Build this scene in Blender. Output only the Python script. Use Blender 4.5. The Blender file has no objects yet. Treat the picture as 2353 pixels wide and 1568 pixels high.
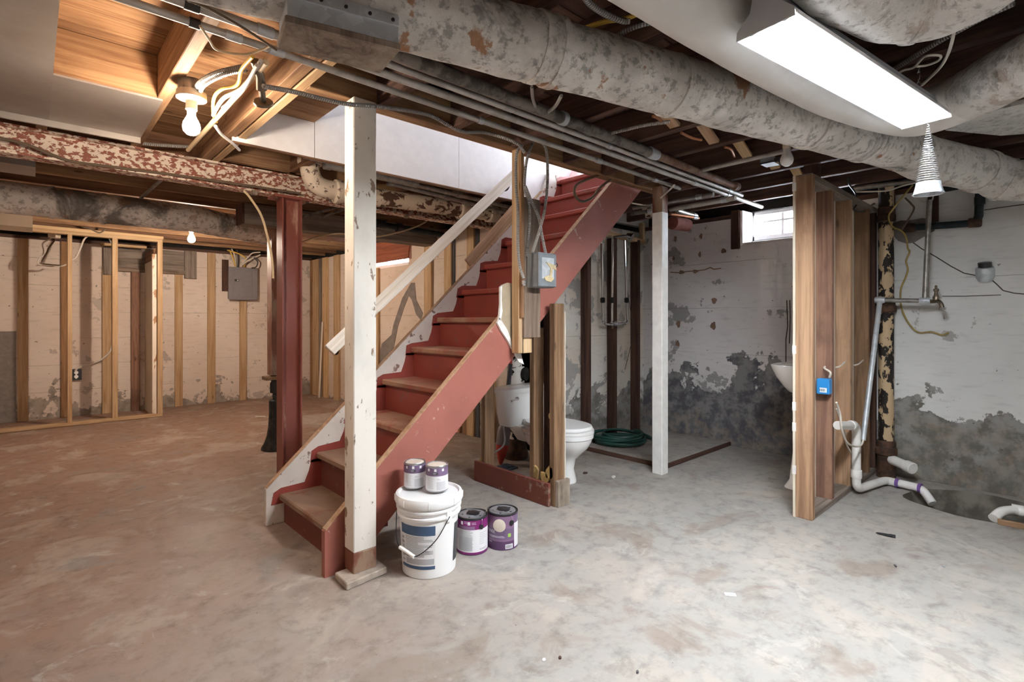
import bpy, bmesh, math, random
from mathutils import Vector as V, Matrix, noise as mnoise

random.seed(7)
SC = bpy.context.scene
COL = SC.collection

# ---------------------------------------------------------------- camera, world, exposure
FPX, CX, HY, CAMH, YAW = 1200.0, 1176.5, 735.0, 1.15, math.radians(47.35)
cam_data = bpy.data.cameras.new('camera')
cam_data.sensor_width = 36.0
cam_data.lens = FPX / 2353.0 * 36.0
cam_data.shift_y = (HY - 784.0) / 2353.0
cam_data.clip_start = 0.02
cam = bpy.data.objects.new('camera', cam_data)
COL.objects.link(cam)
cam.location = (0, 0, CAMH)
cam.rotation_euler = (math.radians(90), 0, YAW - math.radians(90))
SC.camera = cam

world = bpy.data.worlds.new('sky')
SC.world = world
world.use_nodes = True
bg = world.node_tree.nodes['Background']
bg.inputs[0].default_value = (0.80, 0.88, 1.0, 1)
bg.inputs[1].default_value = 9.0

SC.view_settings.view_transform = 'Standard'
SC.view_settings.look = 'None'
SC.view_settings.gamma = 1.0
SC.view_settings.use_curve_mapping = False
SC.view_settings.exposure = 2.5
SC.cycles.max_bounces = 8
SC.cycles.diffuse_bounces = 4
SC.cycles.glossy_bounces = 3
SC.cycles.use_adaptive_sampling = True
SC.cycles.adaptive_threshold = 0.07
SC.cycles.adaptive_min_samples = 16
SC.cycles.use_denoising = True
SC.cycles.sample_clamp_indirect = 6.0
BULB_W, TUBE_W = 190.0, 66.0          # emission of the bare bulbs and the fluorescent tubes
WARM, COOL = (1.0, 0.82, 0.65), (0.90, 0.95, 1.0)

# ---------------------------------------------------------------- pixel -> place helpers
_F = V((math.cos(YAW), math.sin(YAW), 0)); _R = V((math.sin(YAW), -math.cos(YAW), 0)); _C = V((0, 0, CAMH))
def ray(u, v): return _F + _R * ((u - CX) / FPX) + V((0, 0, (HY - v) / FPX))
def onz(u, v, z=0.0): d = ray(u, v); return _C + d * ((z - CAMH) / d.z)
def onx(u, v, x): d = ray(u, v); return _C + d * (x / d.x)
def ony(u, v, y): d = ray(u, v); return _C + d * (y / d.y)

# ---------------------------------------------------------------- object helpers
WM = {}
def wm(o): return WM[o.name]
def link(o, parent, M):
    COL.objects.link(o)
    if parent is not None:
        o.parent = parent
        o.matrix_basis = wm(parent).inverted() @ M
    else:
        o.matrix_basis = M
    WM[o.name] = M.copy()
    return o
def tag(o, label, cat, group=None):
    o['label'] = label; o['category'] = cat
    if group: o['group'] = group
    return o
def thing(name, label, cat, loc, group=None):
    o = bpy.data.objects.new(name, None)
    o.empty_display_size = 0.05
    link(o, None, Matrix.Translation(V(loc)))
    return tag(o, label, cat, group)
def struct(o): o['kind'] = 'structure'; return o

def spline(pts, n=8):
    P = [V(p) for p in pts]
    if len(P) < 3: return P
    Q = [P[0] * 2 - P[1]] + P + [P[-1] * 2 - P[-2]]
    out = []
    for i in range(1, len(Q) - 2):
        a, b, c, d = Q[i-1], Q[i], Q[i+1], Q[i+2]
        for k in range(n):
            t = k / n
            out.append(0.5 * ((2*b) + (c - a)*t + (2*a - 5*b + 4*c - d)*t*t + (3*b - a - 3*c + d)*t**3))
    out.append(P[-1])
    return out
def fillet(pts, r, n=6):
    P = [V(p) for p in pts]; out = [P[0]]
    for i in range(1, len(P) - 1):
        a, b, c = P[i-1], P[i], P[i+1]
        d1, d2 = (a - b), (c - b)
        k = min(r, d1.length * .49, d2.length * .49)
        s, e = b + d1.normalized() * k, b + d2.normalized() * k
        for j in range(n + 1):
            t = j / n
            out.append(s * (1-t)**2 + b * 2*t*(1-t) + e * t*t)
    out.append(P[-1])
    return out

class MB:
    def __init__(s): s.v = []; s.f = []; s.uv = []
    def add(s, vs, fs, uvs=None):
        o = len(s.v)
        s.v += [V(p) for p in vs]
        s.uv += uvs if uvs else [(0, 0)] * len(vs)
        s.f += [tuple(i + o for i in f) for f in fs]
        return s
    def box(s, lo, hi, M=None):
        x0, y0, z0 = lo; x1, y1, z1 = hi
        vs = [V(p) for p in ((x0,y0,z0),(x1,y0,z0),(x1,y1,z0),(x0,y1,z0),(x0,y0,z1),(x1,y0,z1),(x1,y1,z1),(x0,y1,z1))]
        if M: vs = [M @ p for p in vs]
        return s.add(vs, [(0,3,2,1),(4,5,6,7),(0,1,5,4),(1,2,6,5),(2,3,7,6),(3,0,4,7)])
    def prism(s, pts, d):                    # pts: planar loop in 3D, extruded by vector d
        P = [V(p) for p in pts]; n = len(P); d = V(d)
        fs = [tuple(range(n))[::-1], tuple(range(n, 2*n))]
        fs += [(i, (i+1) % n, n + (i+1) % n, n + i) for i in range(n)]
        return s.add(P + [p + d for p in P], fs)
    def tube(s, path, r, seg=10, cap=True, jit=0.0, jf=6.0):
        P = [V(p) for p in path]; n = len(P)
        rad = r if isinstance(r, (list, tuple)) else [r] * n
        t0 = (P[1] - P[0]).normalized()
        up = V((0, 0, 1)) if abs(t0.z) < .9 else V((1, 0, 0))
        a = t0.cross(up).normalized()
        vs, uv, fs, L = [], [], [], 0.0
        for i in range(n):
            t = (P[min(i+1, n-1)] - P[max(i-1, 0)]).normalized()
            a = (a - t * a.dot(t)).normalized(); b = t.cross(a)
            if i: L += (P[i] - P[i-1]).length
            for k in range(seg):
                w = 2 * math.pi * k / seg
                dr = a * math.cos(w) + b * math.sin(w)
                q = P[i] + dr * rad[i]
                if jit: q = q + dr * (jit * mnoise.noise(q * jf) + jit * .5 * mnoise.noise(q * jf * 2.7))
                vs.append(q); uv.append((L, k / seg))
        for i in range(n - 1):
            for k in range(seg):
                fs.append((i*seg + k, i*seg + (k+1) % seg, (i+1)*seg + (k+1) % seg, (i+1)*seg + k))
        if cap:
            fs.append(tuple(range(seg))[::-1]); fs.append(tuple(range((n-1)*seg, n*seg)))
        return s.add(vs, fs, uv)
    def lathe(s, prof, c=(0, 0, 0), axis=(0, 0, 1), seg=24, cap=True):
        c = V(c); ax = V(axis).normalized()
        M = ax.to_track_quat('Z', 'Y').to_matrix()
        vs, fs = [], []; n = len(prof)
        for r, z in prof:
            for k in range(seg):
                w = 2 * math.pi * k / seg
                vs.append(c + M @ V((max(r, 1e-4) * math.cos(w), max(r, 1e-4) * math.sin(w), z)))
        for i in range(n - 1):
            for k in range(seg):
                fs.append((i*seg + k, i*seg + (k+1) % seg, (i+1)*seg + (k+1) % seg, (i+1)*seg + k))
        if cap: fs.append(tuple(range(seg))[::-1]); fs.append(tuple(range((n-1)*seg, n*seg)))
        return s.add(vs, fs)
    def arcband(s, c, r, a0, a1, z0, z1, n=10, th=0.0006):   # thin printed patch on a cylinder
        c = V(c); vs, fs, uv = [], [], []
        for i in range(n + 1):
            a = a0 + (a1 - a0) * i / n
            for rr, z in ((r, z0), (r, z1), (r - th, z0), (r - th, z1)):
                vs.append(c + V((rr * math.cos(a), rr * math.sin(a), z))); uv.append(((a - a0) * r, z - z0))
        for i in range(n):
            o = i * 4; p = o + 4
            fs += [(o, p, p+1, o+1), (o+1, p+1, p+3, o+3), (o+2, p+2, p, o)]
        return s.add(vs, fs, uv)
    def build(s, name, mat, parent=None, smooth=35, bevel=0.0, origin=None):
        lo = V((min(p.x for p in s.v), min(p.y for p in s.v), min(p.z for p in s.v)))
        hi = V((max(p.x for p in s.v), max(p.y for p in s.v), max(p.z for p in s.v)))
        org = V(origin) if origin else V(((lo.x+hi.x)/2, (lo.y+hi.y)/2, lo.z))
        me = bpy.data.meshes.new(name)
        me.from_pydata([tuple(p - org) for p in s.v], [], s.f)
        if any(u != (0, 0) for u in s.uv):
            ul = me.uv_layers.new(name='UVMap')
            for l in me.loops: ul.data[l.index].uv = s.uv[l.vertex_index]
        bm = bmesh.new(); bm.from_mesh(me)
        if bevel:
            bmesh.ops.bevel(bm, geom=[e for e in bm.edges if len(e.link_faces) == 2 and e.calc_face_angle(0) > .6],
                            offset=bevel, segments=1, affect='EDGES', clamp_overlap=True)
        bmesh.ops.recalc_face_normals(bm, faces=bm.faces)
        bm.to_mesh(me); bm.free()
        if smooth:
            for p in me.polygons: p.use_smooth = True
            me.set_sharp_from_angle(angle=math.radians(smooth))
        me.materials.append(M[mat] if isinstance(mat, str) else mat)
        return link(bpy.data.objects.new(name, me), parent, Matrix.Translation(org))

def plank(name, p0, p1, w, t, mat, parent=None, wdir=(1, 0, 0), bevel=0.003, ext=0.0):
    """A board from p0 to p1 (centre line); w along wdir, t across; grain follows its local Z."""
    p0, p1 = V(p0), V(p1)
    z = (p1 - p0).normalized()
    p0 = p0 - z * ext; p1 = p1 + z * ext
    x = V(wdir); x = (x - z * x.dot(z)).normalized(); y = z.cross(x)
    L = (p1 - p0).length
    me = bpy.data.meshes.new(name)
    bm = bmesh.new()
    bmesh.ops.create_cube(bm, size=1.0)
    bmesh.ops.scale(bm, vec=(w, t, L), verts=bm.verts)
    bmesh.ops.translate(bm, vec=(0, 0, L/2), verts=bm.verts)
    if bevel: bmesh.ops.bevel(bm, geom=list(bm.edges), offset=min(bevel, t*.3, w*.3), segments=1, affect='EDGES')
    bm.to_mesh(me); bm.free()
    me.materials.append(M[mat])
    Mx = Matrix((x, y, z)).transposed().to_4x4(); Mx.translation = p0
    return link(bpy.data.objects.new(name, me), parent, Mx)

def hull_text(txt, size, mat, place, parent, name='lettering'):
    cu = bpy.data.curves.new(name, 'FONT'); cu.body = txt; cu.size = size; cu.align_x = 'CENTER'; cu.resolution_u = 3
    o = bpy.data.objects.new(name, cu); COL.objects.link(o)
    dg = bpy.context.evaluated_depsgraph_get(); dg.update()
    me = bpy.data.meshes.new_from_object(o.evaluated_get(dg))
    bpy.data.objects.remove(o); bpy.data.curves.remove(cu)
    mb = MB(); mb.add([place(v.co.x, v.co.y) for v in me.vertices], [tuple(p.vertices) for p in me.polygons])
    bpy.data.meshes.remove(me)
    return mb.build(name, mat, parent, smooth=0)
# ---------------------------------------------------------------- materials
M = {}
def lin(c):
    if isinstance(c, str): c = tuple(int(c[i:i+2], 16) / 255 for i in (0, 2, 4))
    return tuple((x / 12.92 if x <= .04045 else ((x + .055) / 1.055) ** 2.4) for x in c) + (1,)
class G:
    def __init__(s, name, rough=.8, metal=0.0, spec=.5):
        s.m = bpy.data.materials.new(name); s.m.use_nodes = True
        s.t = s.m.node_tree; s.n = s.t.nodes; s.b = s.n['Principled BSDF']
        s.b.inputs['Roughness'].default_value = rough; s.b.inputs['Metallic'].default_value = metal
        s.b.inputs['Specular IOR Level'].default_value = spec
        M[name] = s.m
    def put(s, sock, val):
        if isinstance(val, bpy.types.NodeSocket): s.t.links.new(val, sock)
        else: sock.default_value = val
    def co(s, kind='Object', scale=(1, 1, 1), rand=True):
        if kind == 'World': src = s.n.new('ShaderNodeNewGeometry').outputs['Position']; rand = False
        else: src = s.n.new('ShaderNodeTexCoord').outputs[kind]
        mp = s.n.new('ShaderNodeMapping'); s.put(mp.inputs['Vector'], src); mp.inputs['Scale'].default_value = scale
        if rand:
            oi = s.n.new('ShaderNodeObjectInfo'); mu = s.n.new('ShaderNodeVectorMath'); mu.operation = 'SCALE'
            mu.inputs[0].default_value = (17.3, 31.7, 23.1); s.put(mu.inputs['Scale'], oi.outputs['Random'])
            s.put(mp.inputs['Location'], mu.outputs[0])
        return mp.outputs[0]
    def noise(s, vec, scale, detail=5, rough=.55, dist=0.0):
        t = s.n.new('ShaderNodeTexNoise'); s.put(t.inputs['Vector'], vec); t.inputs['Scale'].default_value = scale
        t.inputs['Detail'].default_value = detail; t.inputs['Roughness'].default_value = rough; t.inputs['Distortion'].default_value = dist
        return t.outputs['Fac']
    def step(s, fac, a, b):
        t = s.n.new('ShaderNodeMapRange'); t.interpolation_type = 'SMOOTHSTEP'; s.put(t.inputs[0], fac)
        t.inputs[1].default_value = a; t.inputs[2].default_value = b
        return t.outputs[0]
    def mix(s, fac, a, b):
        t = s.n.new('ShaderNodeMix'); t.data_type = 'RGBA'; s.put(t.inputs[0], fac)
        s.put(t.inputs[6], a if isinstance(a, bpy.types.NodeSocket) else lin(a)); s.put(t.inputs[7], b if isinstance(b, bpy.types.NodeSocket) else lin(b))
        return t.outputs[2]
    def mul(s, col, fac, amt=1.0):       # darken colour by a 0..1 factor
        t = s.n.new('ShaderNodeMix'); t.data_type = 'RGBA'; t.blend_type = 'MULTIPLY'; t.inputs[0].default_value = amt
        s.put(t.inputs[6], col); s.put(t.inputs[7], fac); return t.outputs[2]
    def math(s, op, a, b=0.0):
        t = s.n.new('ShaderNodeMath'); t.operation = op; s.put(t.inputs[0], a); s.put(t.inputs[1], b); return t.outputs[0]
    def sep(s, vec):
        t = s.n.new('ShaderNodeSeparateXYZ'); s.put(t.inputs[0], vec); return t.outputs
    def bump(s, h, strength=.3, dist=.01):
        t = s.n.new('ShaderNodeBump'); t.inputs['Strength'].default_value = strength; t.inputs['Distance'].default_value = dist
        s.put(t.inputs['Height'], h); s.put(s.b.inputs['Normal'], t.outputs[0])
    def col(s, c): s.put(s.b.inputs['Base Color'], c if isinstance(c, bpy.types.NodeSocket) else lin(c)); return s

def plain(name, c, rough=.5, metal=0.0, var=.0, **k):
    g = G(name, rough, metal, **k)
    if var:
        f = g.noise(g.co(), 18, 4)
        r = g.step(f, .25, .75)
        cc = lin(c)
        g.col(g.mix(r, tuple(max(0, x) for x in _shade(c, 1 - var)), c))
    else: g.col(c)
    return g
def _shade(c, k):
    if isinstance(c, str): c = tuple(int(c[i:i+2], 16) / 255 for i in (0, 2, 4))
    return tuple(min(1, x * k) for x in c)
def wood(name, light, dark, rough=.75, knots=.3, stain=None, sk=.35):
    g = G(name, rough, spec=.3)
    v = g.co(scale=(22, 22, 1.1))
    f = g.noise(v, 1.0, 6, .6, 1.2)
    c = g.mix(g.step(f, .3, .72), light, dark)
    v2 = g.co(scale=(110, 110, 3.0)); f2 = g.noise(v2, 1.0, 3)
    c = g.mul(c, g.step(f2, .1, .55), .35)
    if knots:
        vo = g.n.new('ShaderNodeTexVoronoi'); vo.inputs['Scale'].default_value = 1.0
        g.put(vo.inputs['Vector'], g.co(scale=(9, 9, 3.2)))
        k = g.math('SUBTRACT', 1.0, g.step(vo.outputs['Distance'], .05, .13))
        c = g.mix(g.math('MULTIPLY', k, knots * 2), c, _shade(dark, .5))
    if stain:
        s = g.step(g.noise(g.co(scale=(3, 3, 1.6)), 1.0, 6, .65), .48, .70)
        c = g.mix(g.math('MULTIPLY', s, sk * 2), c, stain)
    g.col(c); g.bump(f2, .15, .004)
    return g
def flaky(name, base, flake, thr=.5, scale=14, soft=.03, stretch=(1, 1, 1), rough=.7, grime=.25, base2=None, bump=.4, detail=6, coord='Object'):
    """base showing where the covering flake has gone"""
    g = G(name, rough, spec=.3)
    v = g.co(coord, stretch)
    f = g.noise(v, scale, detail, .62, .3)
    m = g.step(f, thr - soft, thr + soft)
    b = base
    if base2: b = g.mix(g.step(g.noise(v, scale * .35, 5), .4, .6), base, base2)
    c = g.mix(m, b, flake)
    gr = g.noise(v, scale * .22, 6, .6)
    c = g.mul(c, g.step(gr, .12, .6), grime)
    g.col(c); g.bump(m, bump, .003)
    return g

def wall(name, paint, paint2, bare, dark, low, zfull, lines=.14, blotch=.62, moss=.0, dk=.5):
    """painted concrete: board-form lines, bare damp concrete rising from the floor"""
    g = G(name, .9, spec=.2)
    p = g.co('World'); x, y, z = g.sep(p)
    n1 = g.noise(p, 2.3, 6, .62, .4); n2 = g.noise(p, 9.0, 6, .65); n3 = g.noise(p, 1.1, 5)
    c = g.mix(g.step(n3, .35, .65), paint, paint2)
    c = g.mul(c, g.step(g.noise(g.co('World', (1, 1, 5)), 7, 6), .15, .5), .22)
    # worn bare blotches anywhere on the face
    bl = g.step(g.math('ADD', g.math('MULTIPLY', n1, .7), g.math('MULTIPLY', n2, .3)), blotch, blotch + .015)
    c = g.mix(g.math('MULTIPLY', bl, .8), c, bare)
    # damp concrete near the floor
    h = g.math('ADD', z, g.math('MULTIPLY', g.math('SUBTRACT', n1, .5), 1.5))
    h = g.math('ADD', h, g.math('MULTIPLY', g.math('SUBTRACT', n2, .5), .45))
    d = g.math('SUBTRACT', 1.0, g.step(h, low, low + .03))
    bc = g.mix(g.step(n2, .40, .60), bare, dark)
    c = g.mix(d, c, bc)
    d2 = g.math('SUBTRACT', 1.0, g.step(h, zfull, zfull + .16))
    c = g.mix(g.math('MULTIPLY', d2, dk), c, g.mix(g.step(g.noise(p, 14, 6), .42, .6), dark, '9a8c7c'))
    # form-board joints
    mo = g.math('PINGPONG', g.math('ADD', z, g.math('MULTIPLY', g.math('SUBTRACT', g.noise(g.co('World', (1, 1, .2)), 3, 3), .5), .02)), lines)
    ln = g.math('SUBTRACT', 1.0, g.step(mo, .0, .0035))
    ln = g.math('MULTIPLY', ln, g.step(g.noise(p, 2.0, 4), .40, .56))
    c = g.mix(g.math('MULTIPLY', ln, .55), c, '5b5048')
    # nicks
    nk = g.step(g.noise(p, 26, 4, .5), .70, .73)
    c = g.mix(g.math('MULTIPLY', nk, .75), c, '585048')
    g.col(c)
    hh = g.math('ADD', g.math('MULTIPLY', g.math('ADD', bl, d), -.5), g.math('SUBTRACT', g.math('MULTIPLY', n2, .6), ln))
    g.bump(hh, .35, .006)
    return g

# concrete floor
g = G('floor_concrete', .62, spec=.35)
p = g.co('World'); x, y, z = g.sep(p)
n1 = g.noise(p, .55, 7, .6, .5); n2 = g.noise(p, 2.4, 6, .62, .6); n3 = g.noise(p, 11, 5, .7)
# brown stain plus painted-in warm lamplight on the jack-post side, fading towards the pit
t = g.math('ADD', g.math('MULTIPLY', g.math('SUBTRACT', y, g.math('MULTIPLY', x, .75)), .22), g.math('MULTIPLY', g.math('SUBTRACT', n1, .5), 1.6))
c = g.mix(g.step(t, -.15, .85), 'a6a29c', '957869')
c = g.mix(g.math('MULTIPLY', g.step(n2, .50, .62), .45), c, 'bbb0a3')
c = g.mix(g.math('MULTIPLY', g.step(n2, .46, .34), .65), c, '8c7b6f')
c = g.mix(g.math('MULTIPLY', g.step(g.noise(g.co('World', (1, 1, 1)), 5.5, 6, .7, .8), .55, .66), .5), c, '8d8279')
c = g.mix(g.math('MULTIPLY', g.step(g.noise(p, 3.6, 6, .7, 1.0), .58, .66), .40), c, 'c2bdb5')
c = g.mix(g.math('MULTIPLY', g.step(n1, .58, .66), .5), c, 'c3bdb4')
c = g.mix(g.math('MULTIPLY', g.step(g.noise(p, 1.3, 6, .6, 1.5), .60, .66), .35), c, '7f8587')
c = g.mul(c, g.step(n3, .18, .56), .45)
sp = g.step(g.noise(p, 42, 3, .5), .735, .76)
c = g.mix(g.math('MULTIPLY', sp, .7), c, '3b332c')
g.col(c); g.bump(g.math('ADD', n3, g.math('MULTIPLY', n2, .6)), .22, .006)
rr = g.step(n2, .3, .7); g.put(g.b.inputs['Roughness'], g.math('ADD', .5, g.math('MULTIPLY', rr, .3)))

wall('wall_pink', 'e2d5ca', 'd8c8bc', 'b3a79d', '857b73', .13, .02, lines=.155, blotch=.575)
wall('wall_cream', 'd8cabc', 'cdbaa9', 'aaa198', '7d766f', .12, .02, lines=.30, blotch=.61)
wall('wall_grey', 'e2dfde', 'd8d2d2', '8f8d8b', '626066', .62, .18, lines=.21, blotch=.575, dk=.55)
wall('wall_pit', 'e4e3e0', 'd8d7d5', '9d9a96', '726d66', .44, .20, lines=.36, blotch=.63)
wall('wall_plaster', 'e6e4df', 'd9cdbd', 'a09d99', '79746e', .40, .05, lines=.5, blotch=.545)
plain('sill_dark', '2b2420', .9, var=.4)

wood('pine', 'cdb08c', 'ae8b64', stain='a88560', sk=.15)
wood('pine_pale', 'dcbf98', 'c09a6c')
wood('pine_orange', 'ac8762', '80593c', knots=.4, stain='63442c', sk=.3)
wood('joist_warm', 'ae8a66', '785741', stain='5d4029', sk=.3)
wood('joist_dark', '6f5347', '3f2c28', knots=.1, stain='2e2222', sk=.3)
wood('joist_mid', '8f6a50', '5a3d2c', knots=.15)
wood('stud_dark', '5f4438', '3b2823', knots=.15)
wood('stud_brown', '97775a', '6c5038', stain='56402f', sk=.25)
wood('stud_fir', 'bb9878', '8d6a52', stain='6e4a37', sk=.3)
wood('stud_fir_red', 'a07a64', '755547', stain='4f3830', sk=.3)
wood('wood_grey', '9c9086', '6b5d52', knots=.1, stain='54473d', sk=.3)
plain('plinth_concrete', 'bdae9f', .9, var=.2)
wood('board_brown', '8d7a6a', '655346', knots=.15, stain='4f4138', sk=.3)
wood('wood_weathered', '9a8878', '5e4c40', knots=.15, stain='cabfae', sk=.25)
wood('plywood', '9c5c42', '7a4432', knots=.05)
wood('rail_white', 'efe9e0', 'ddd2c2', .45, knots=0)
wood('trim_raw', 'c9a98c', 'a5805f', knots=.1)

flaky('post_white', '9a8471', 'ece5da', .37, 24, .02, (1, 1, .5), .6, .25, bump=.3)
flaky('post_cream', 'b28a66', 'eadfce', .40, 14, .02, (1, 1, .4), .6, .2)
plain('post_gloss', 'f0efec', .45, var=.06)
flaky('red_paint', 'c4a294', 'a7675a', .34, 16, .03, (1, 1, 1), .5, .25, bump=.15)
flaky('red_riser', '82504a', '94463d', .36, 11, .04, (1, 1, 1), .45, .3, bump=.15)
flaky('tread_worn', 'a8836a', '975244', .55, 5, .10, (1, 1, 1), .6, .35, base2='8a604c', bump=.15)
flaky('tread_red', '8f584c', '99483e', .40, 6, .08, (1, 1, 1), .5, .3, bump=.15)
flaky('tread_bare', 'a88973', '8c5a48', .60, 5, .10, (1, 1, 1), .7, .4, base2='937561', bump=.15)
flaky('stringer_white', '8c7468', 'd9cfc5', .385, 16, .02, (1, 1, 1), .65, .3)
flaky('board_maroon', '9d8676', '7a4338', .34, 8, .04, (1, 1, 1), .6, .3, bump=.2)
flaky('column_red', 'bd9484', '8c5147', .36, 7, .06, (1, 1, .35), .38, .35, bump=.12)
flaky('post_red', '9a7f6a', '80503f', .46, 8, .06, (1, 1, .3), .6, .4, bump=.15)
flaky('beam_flaking', '9a5f4e', 'ecdccb', .49, 30, .015, (1, 1, 1.5), .6, .15, bump=.6)
flaky('iron_flaking', '5f4538', 'd6c6b0', .47, 11, .015, (1, 1, 1.3), .6, .25, bump=.6)
flaky('iron_crackle', '6d5a4c', 'dccdb9', .40, 34, .02, (1, 1, 1), .6, .2, bump=.7)
flaky('stack_flaking', '231d1a', 'c9ae8a', .50, 16, .015, (1, 1, .6), .6, .3, bump=.5)
flaky('stack_white', '1f1a1e', 'dcd8d0', .45, 13, .015, (1, 1, .8), .5, .2, bump=.4)
flaky('rust_iron', '5d4232', '3e3029', .50, 20, .1, rough=.75, grime=.4)
flaky('cast_black', '3c3732', '201e1d', .45, 12, .1, rough=.6, grime=.3)
flaky('black_pipe', '2f3a40', '20282d', .45, 20, .1, rough=.5, grime=.2)
flaky('old_pipe', '4f4a45', '7a736c', .48, 14, .08, rough=.55, grime=.4, bump=.2)
flaky('rusty_pipe', '73503d', '8d7361', .48, 12, .1, rough=.7, grime=.35)
flaky('drywall_cream', 'd9cdb9', 'e2d8c6', .5, 4, .2, rough=.9, grime=.1, bump=.05)
plain('drywall_white', 'eeebea', .75, var=.03)
plain('gypsum', 'f2efea', .95, var=.08)
plain('paper_tan', 'b3a288', .9, var=.06)

def duct(name, a, b, dark, rust, rk=.5, dthr=.56):
    g = G(name, .95, spec=.15)
    v = g.co('World'); n = g.noise(v, 5, 6, .65, .4); n2 = g.noise(v, 28, 6, .7)
    c = g.mix(g.step(n, .35, .65), a, b)
    dk_ = g.step(g.noise(v, 3.1, 6, .68, .6), dthr, dthr + .14)
    c = g.mix(g.math('MULTIPLY', dk_, .9), c, dark)
    sp = g.step(n2, .50, .62); c = g.mix(g.math('MULTIPLY', sp, .55), c, dark)
    ru = g.step(g.noise(v, 6.5, 7, .6), .595, .635)
    c = g.mix(g.math('MULTIPLY', ru, rk), c, rust)
    g.col(c); g.bump(g.math('ADD', g.math('MULTIPLY', n2, .7), n), .6, .012)
    return g
duct('duct_asbestos', 'e4e0da', 'cac5be', '625e5c', '9d6b42', .85, dthr=.53)
duct('duct_sooty', 'e6e1da', 'd0cac4', '65625f', '8f6a4a', .5, dthr=.50)
duct('duct_white', 'd8d5d0', 'c6c4c0', '8f8c88', 'a09a90', .2, dthr=.64)
duct('duct_wrap', 'e0dcd6', 'd0ccc6', '85817c', '8d6a4a', .4, dthr=.60)
g = G('duct_paint', .8); n = g.noise(g.co('World'), 3, 6); g.col(g.mix(g.step(n, .3, .7), 'e6e3de', 'd8d5d0')); g.bump(g.noise(g.co('World'), 22, 5), .1, .006)

g = G('galvanised', .42, .35); vo = g.n.new('ShaderNodeTexVoronoi'); vo.inputs['Scale'].default_value = 30; g.put(vo.inputs['Vector'], g.co())
g.col(g.mix(vo.outputs['Color'], 'b4b9bd', 'd0d5d9')); g.put(g.b.inputs['Roughness'], g.math('ADD', .3, g.math('MULTIPLY', g.noise(g.co(), 12), .3)))
flaky('galv_pipe', 'a8a39c', '8d8a86', .5, 16, .1, rough=.42, grime=.3, bump=.05); M['galv_pipe'].node_tree.nodes['Principled BSDF'].inputs['Metallic'].default_value = .6
flaky('conduit', 'a7a198', 'c2bfba', .45, 10, .15, rough=.5, grime=.35, bump=.05); M['conduit'].node_tree.nodes['Principled BSDF'].inputs['Metallic'].default_value = .35
flaky('pan_metal', '9b9188', 'b3aca6', .5, 2.0, .25, rough=.45, grime=.3, bump=.05); M['pan_metal'].node_tree.nodes['Principled BSDF'].inputs['Metallic'].default_value = .55
plain('chrome', 'dfe2e4', .15, 1.0)
plain('brass_dull', '8d7f6c', .4, .8, var=.2)
plain('copper', 'c98a63', .35, .6)
plain('dark_steel', '3a3a3c', .5, .6)
plain('box_grey', '8e9499', .45, .3, var=.12)
plain('glue', 'd9c49a', .7, var=.15)
plain('panel_grey', '8a858a', .5, .2, var=.04)
plain('panel_dark', '3a3532', .5)
plain('porcelain', 'f4f4f2', .12, spec=.6)
plain('seat_white', 'efefed', .3)
plain('pvc', 'eeebe6', .3, var=.05)
plain('pvc_primer', '7d5aa0', .4)
plain('plastic_white', 'f6f6f5', .35)
plain('plastic_blue', '2f8bd0', .4)
plain('sticker', 'f4f3f0', .6)
plain('print_dark', '4a4a4c', .6)
plain('print_grey', '9b9da0', .6)
plain('print_light', 'b9babc', .6)
plain('label_blue', '4a6384', .5, var=.06)
plain('label_magenta', '85206f', .45, var=.05)
plain('label_purple', '7b6484', .45, var=.05)
plain('label_purple_dark', '5d3d63', .45, var=.05)
plain('label_mauve', '8a6a88', .45)
plain('label_green', 'a7cf5c', .5)
plain('label_white', 'eeedee', .5)
plain('lid_grey', 'aeb2b8', .3, .5, var=.1)
plain('lid_black', '26262a', .35)
plain('rim_metal', 'b5b5b8', .3, .9)
plain('paint_cream', 'e9dccb', .4, var=.06)
plain('hose', '1f4a42', .4, var=.15)
plain('tool_red', 'b03a30', .35)
plain('tool_grey', '7a747a', .45)
plain('tool_dark', '2b2b33', .5)
plain('tray_blue', '3b4a63', .5, var=.1)
plain('cable_white', 'd9d0c4', .6)
plain('cable_cream', 'd8bf98', .6)
plain('cable_yellow', 'd8b24c', .5)
plain('cable_black', '33302e', .5)
plain('cable_brown', '6b5a48', .7)
plain('yellow_wire', 'b9a05a', .6, var=.2)
plain('slate', '4d4d50', .9)
plain('clear_spring', 'e6eaee', .1, spec=.8).b.inputs['Transmission Weight'].default_value = .85
plain('bulb_off', 'f2f2f0', .35)
plain('ceramic', 'd8c7ae', .35)
plain('outlet_dark', '2e3138', .5)
plain('brick_red', '8c5044', .9, var=.2)
plain('insulation', 'caa96a', .95, var=.3)
plain('patch_grey', '8d847e', .95, var=.15)
plain('stain_brown', '8d6f5c', .8, var=.12)
plain('crack_dark', '4a443e', .95)
plain('chip_white', 'e9e6e0', .8)
plain('soil', '4c463d', .95, var=.35)
plain('rope', 'c9b89c', .95, var=.3)
g = G('pit_wall', .85); n = g.noise(g.co('World'), 6, 7); g.col(g.mix(g.step(n, .4, .62), '857e74', '565047')); g.bump(g.noise(g.co('World'), 16, 6), .5, .02)
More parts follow.
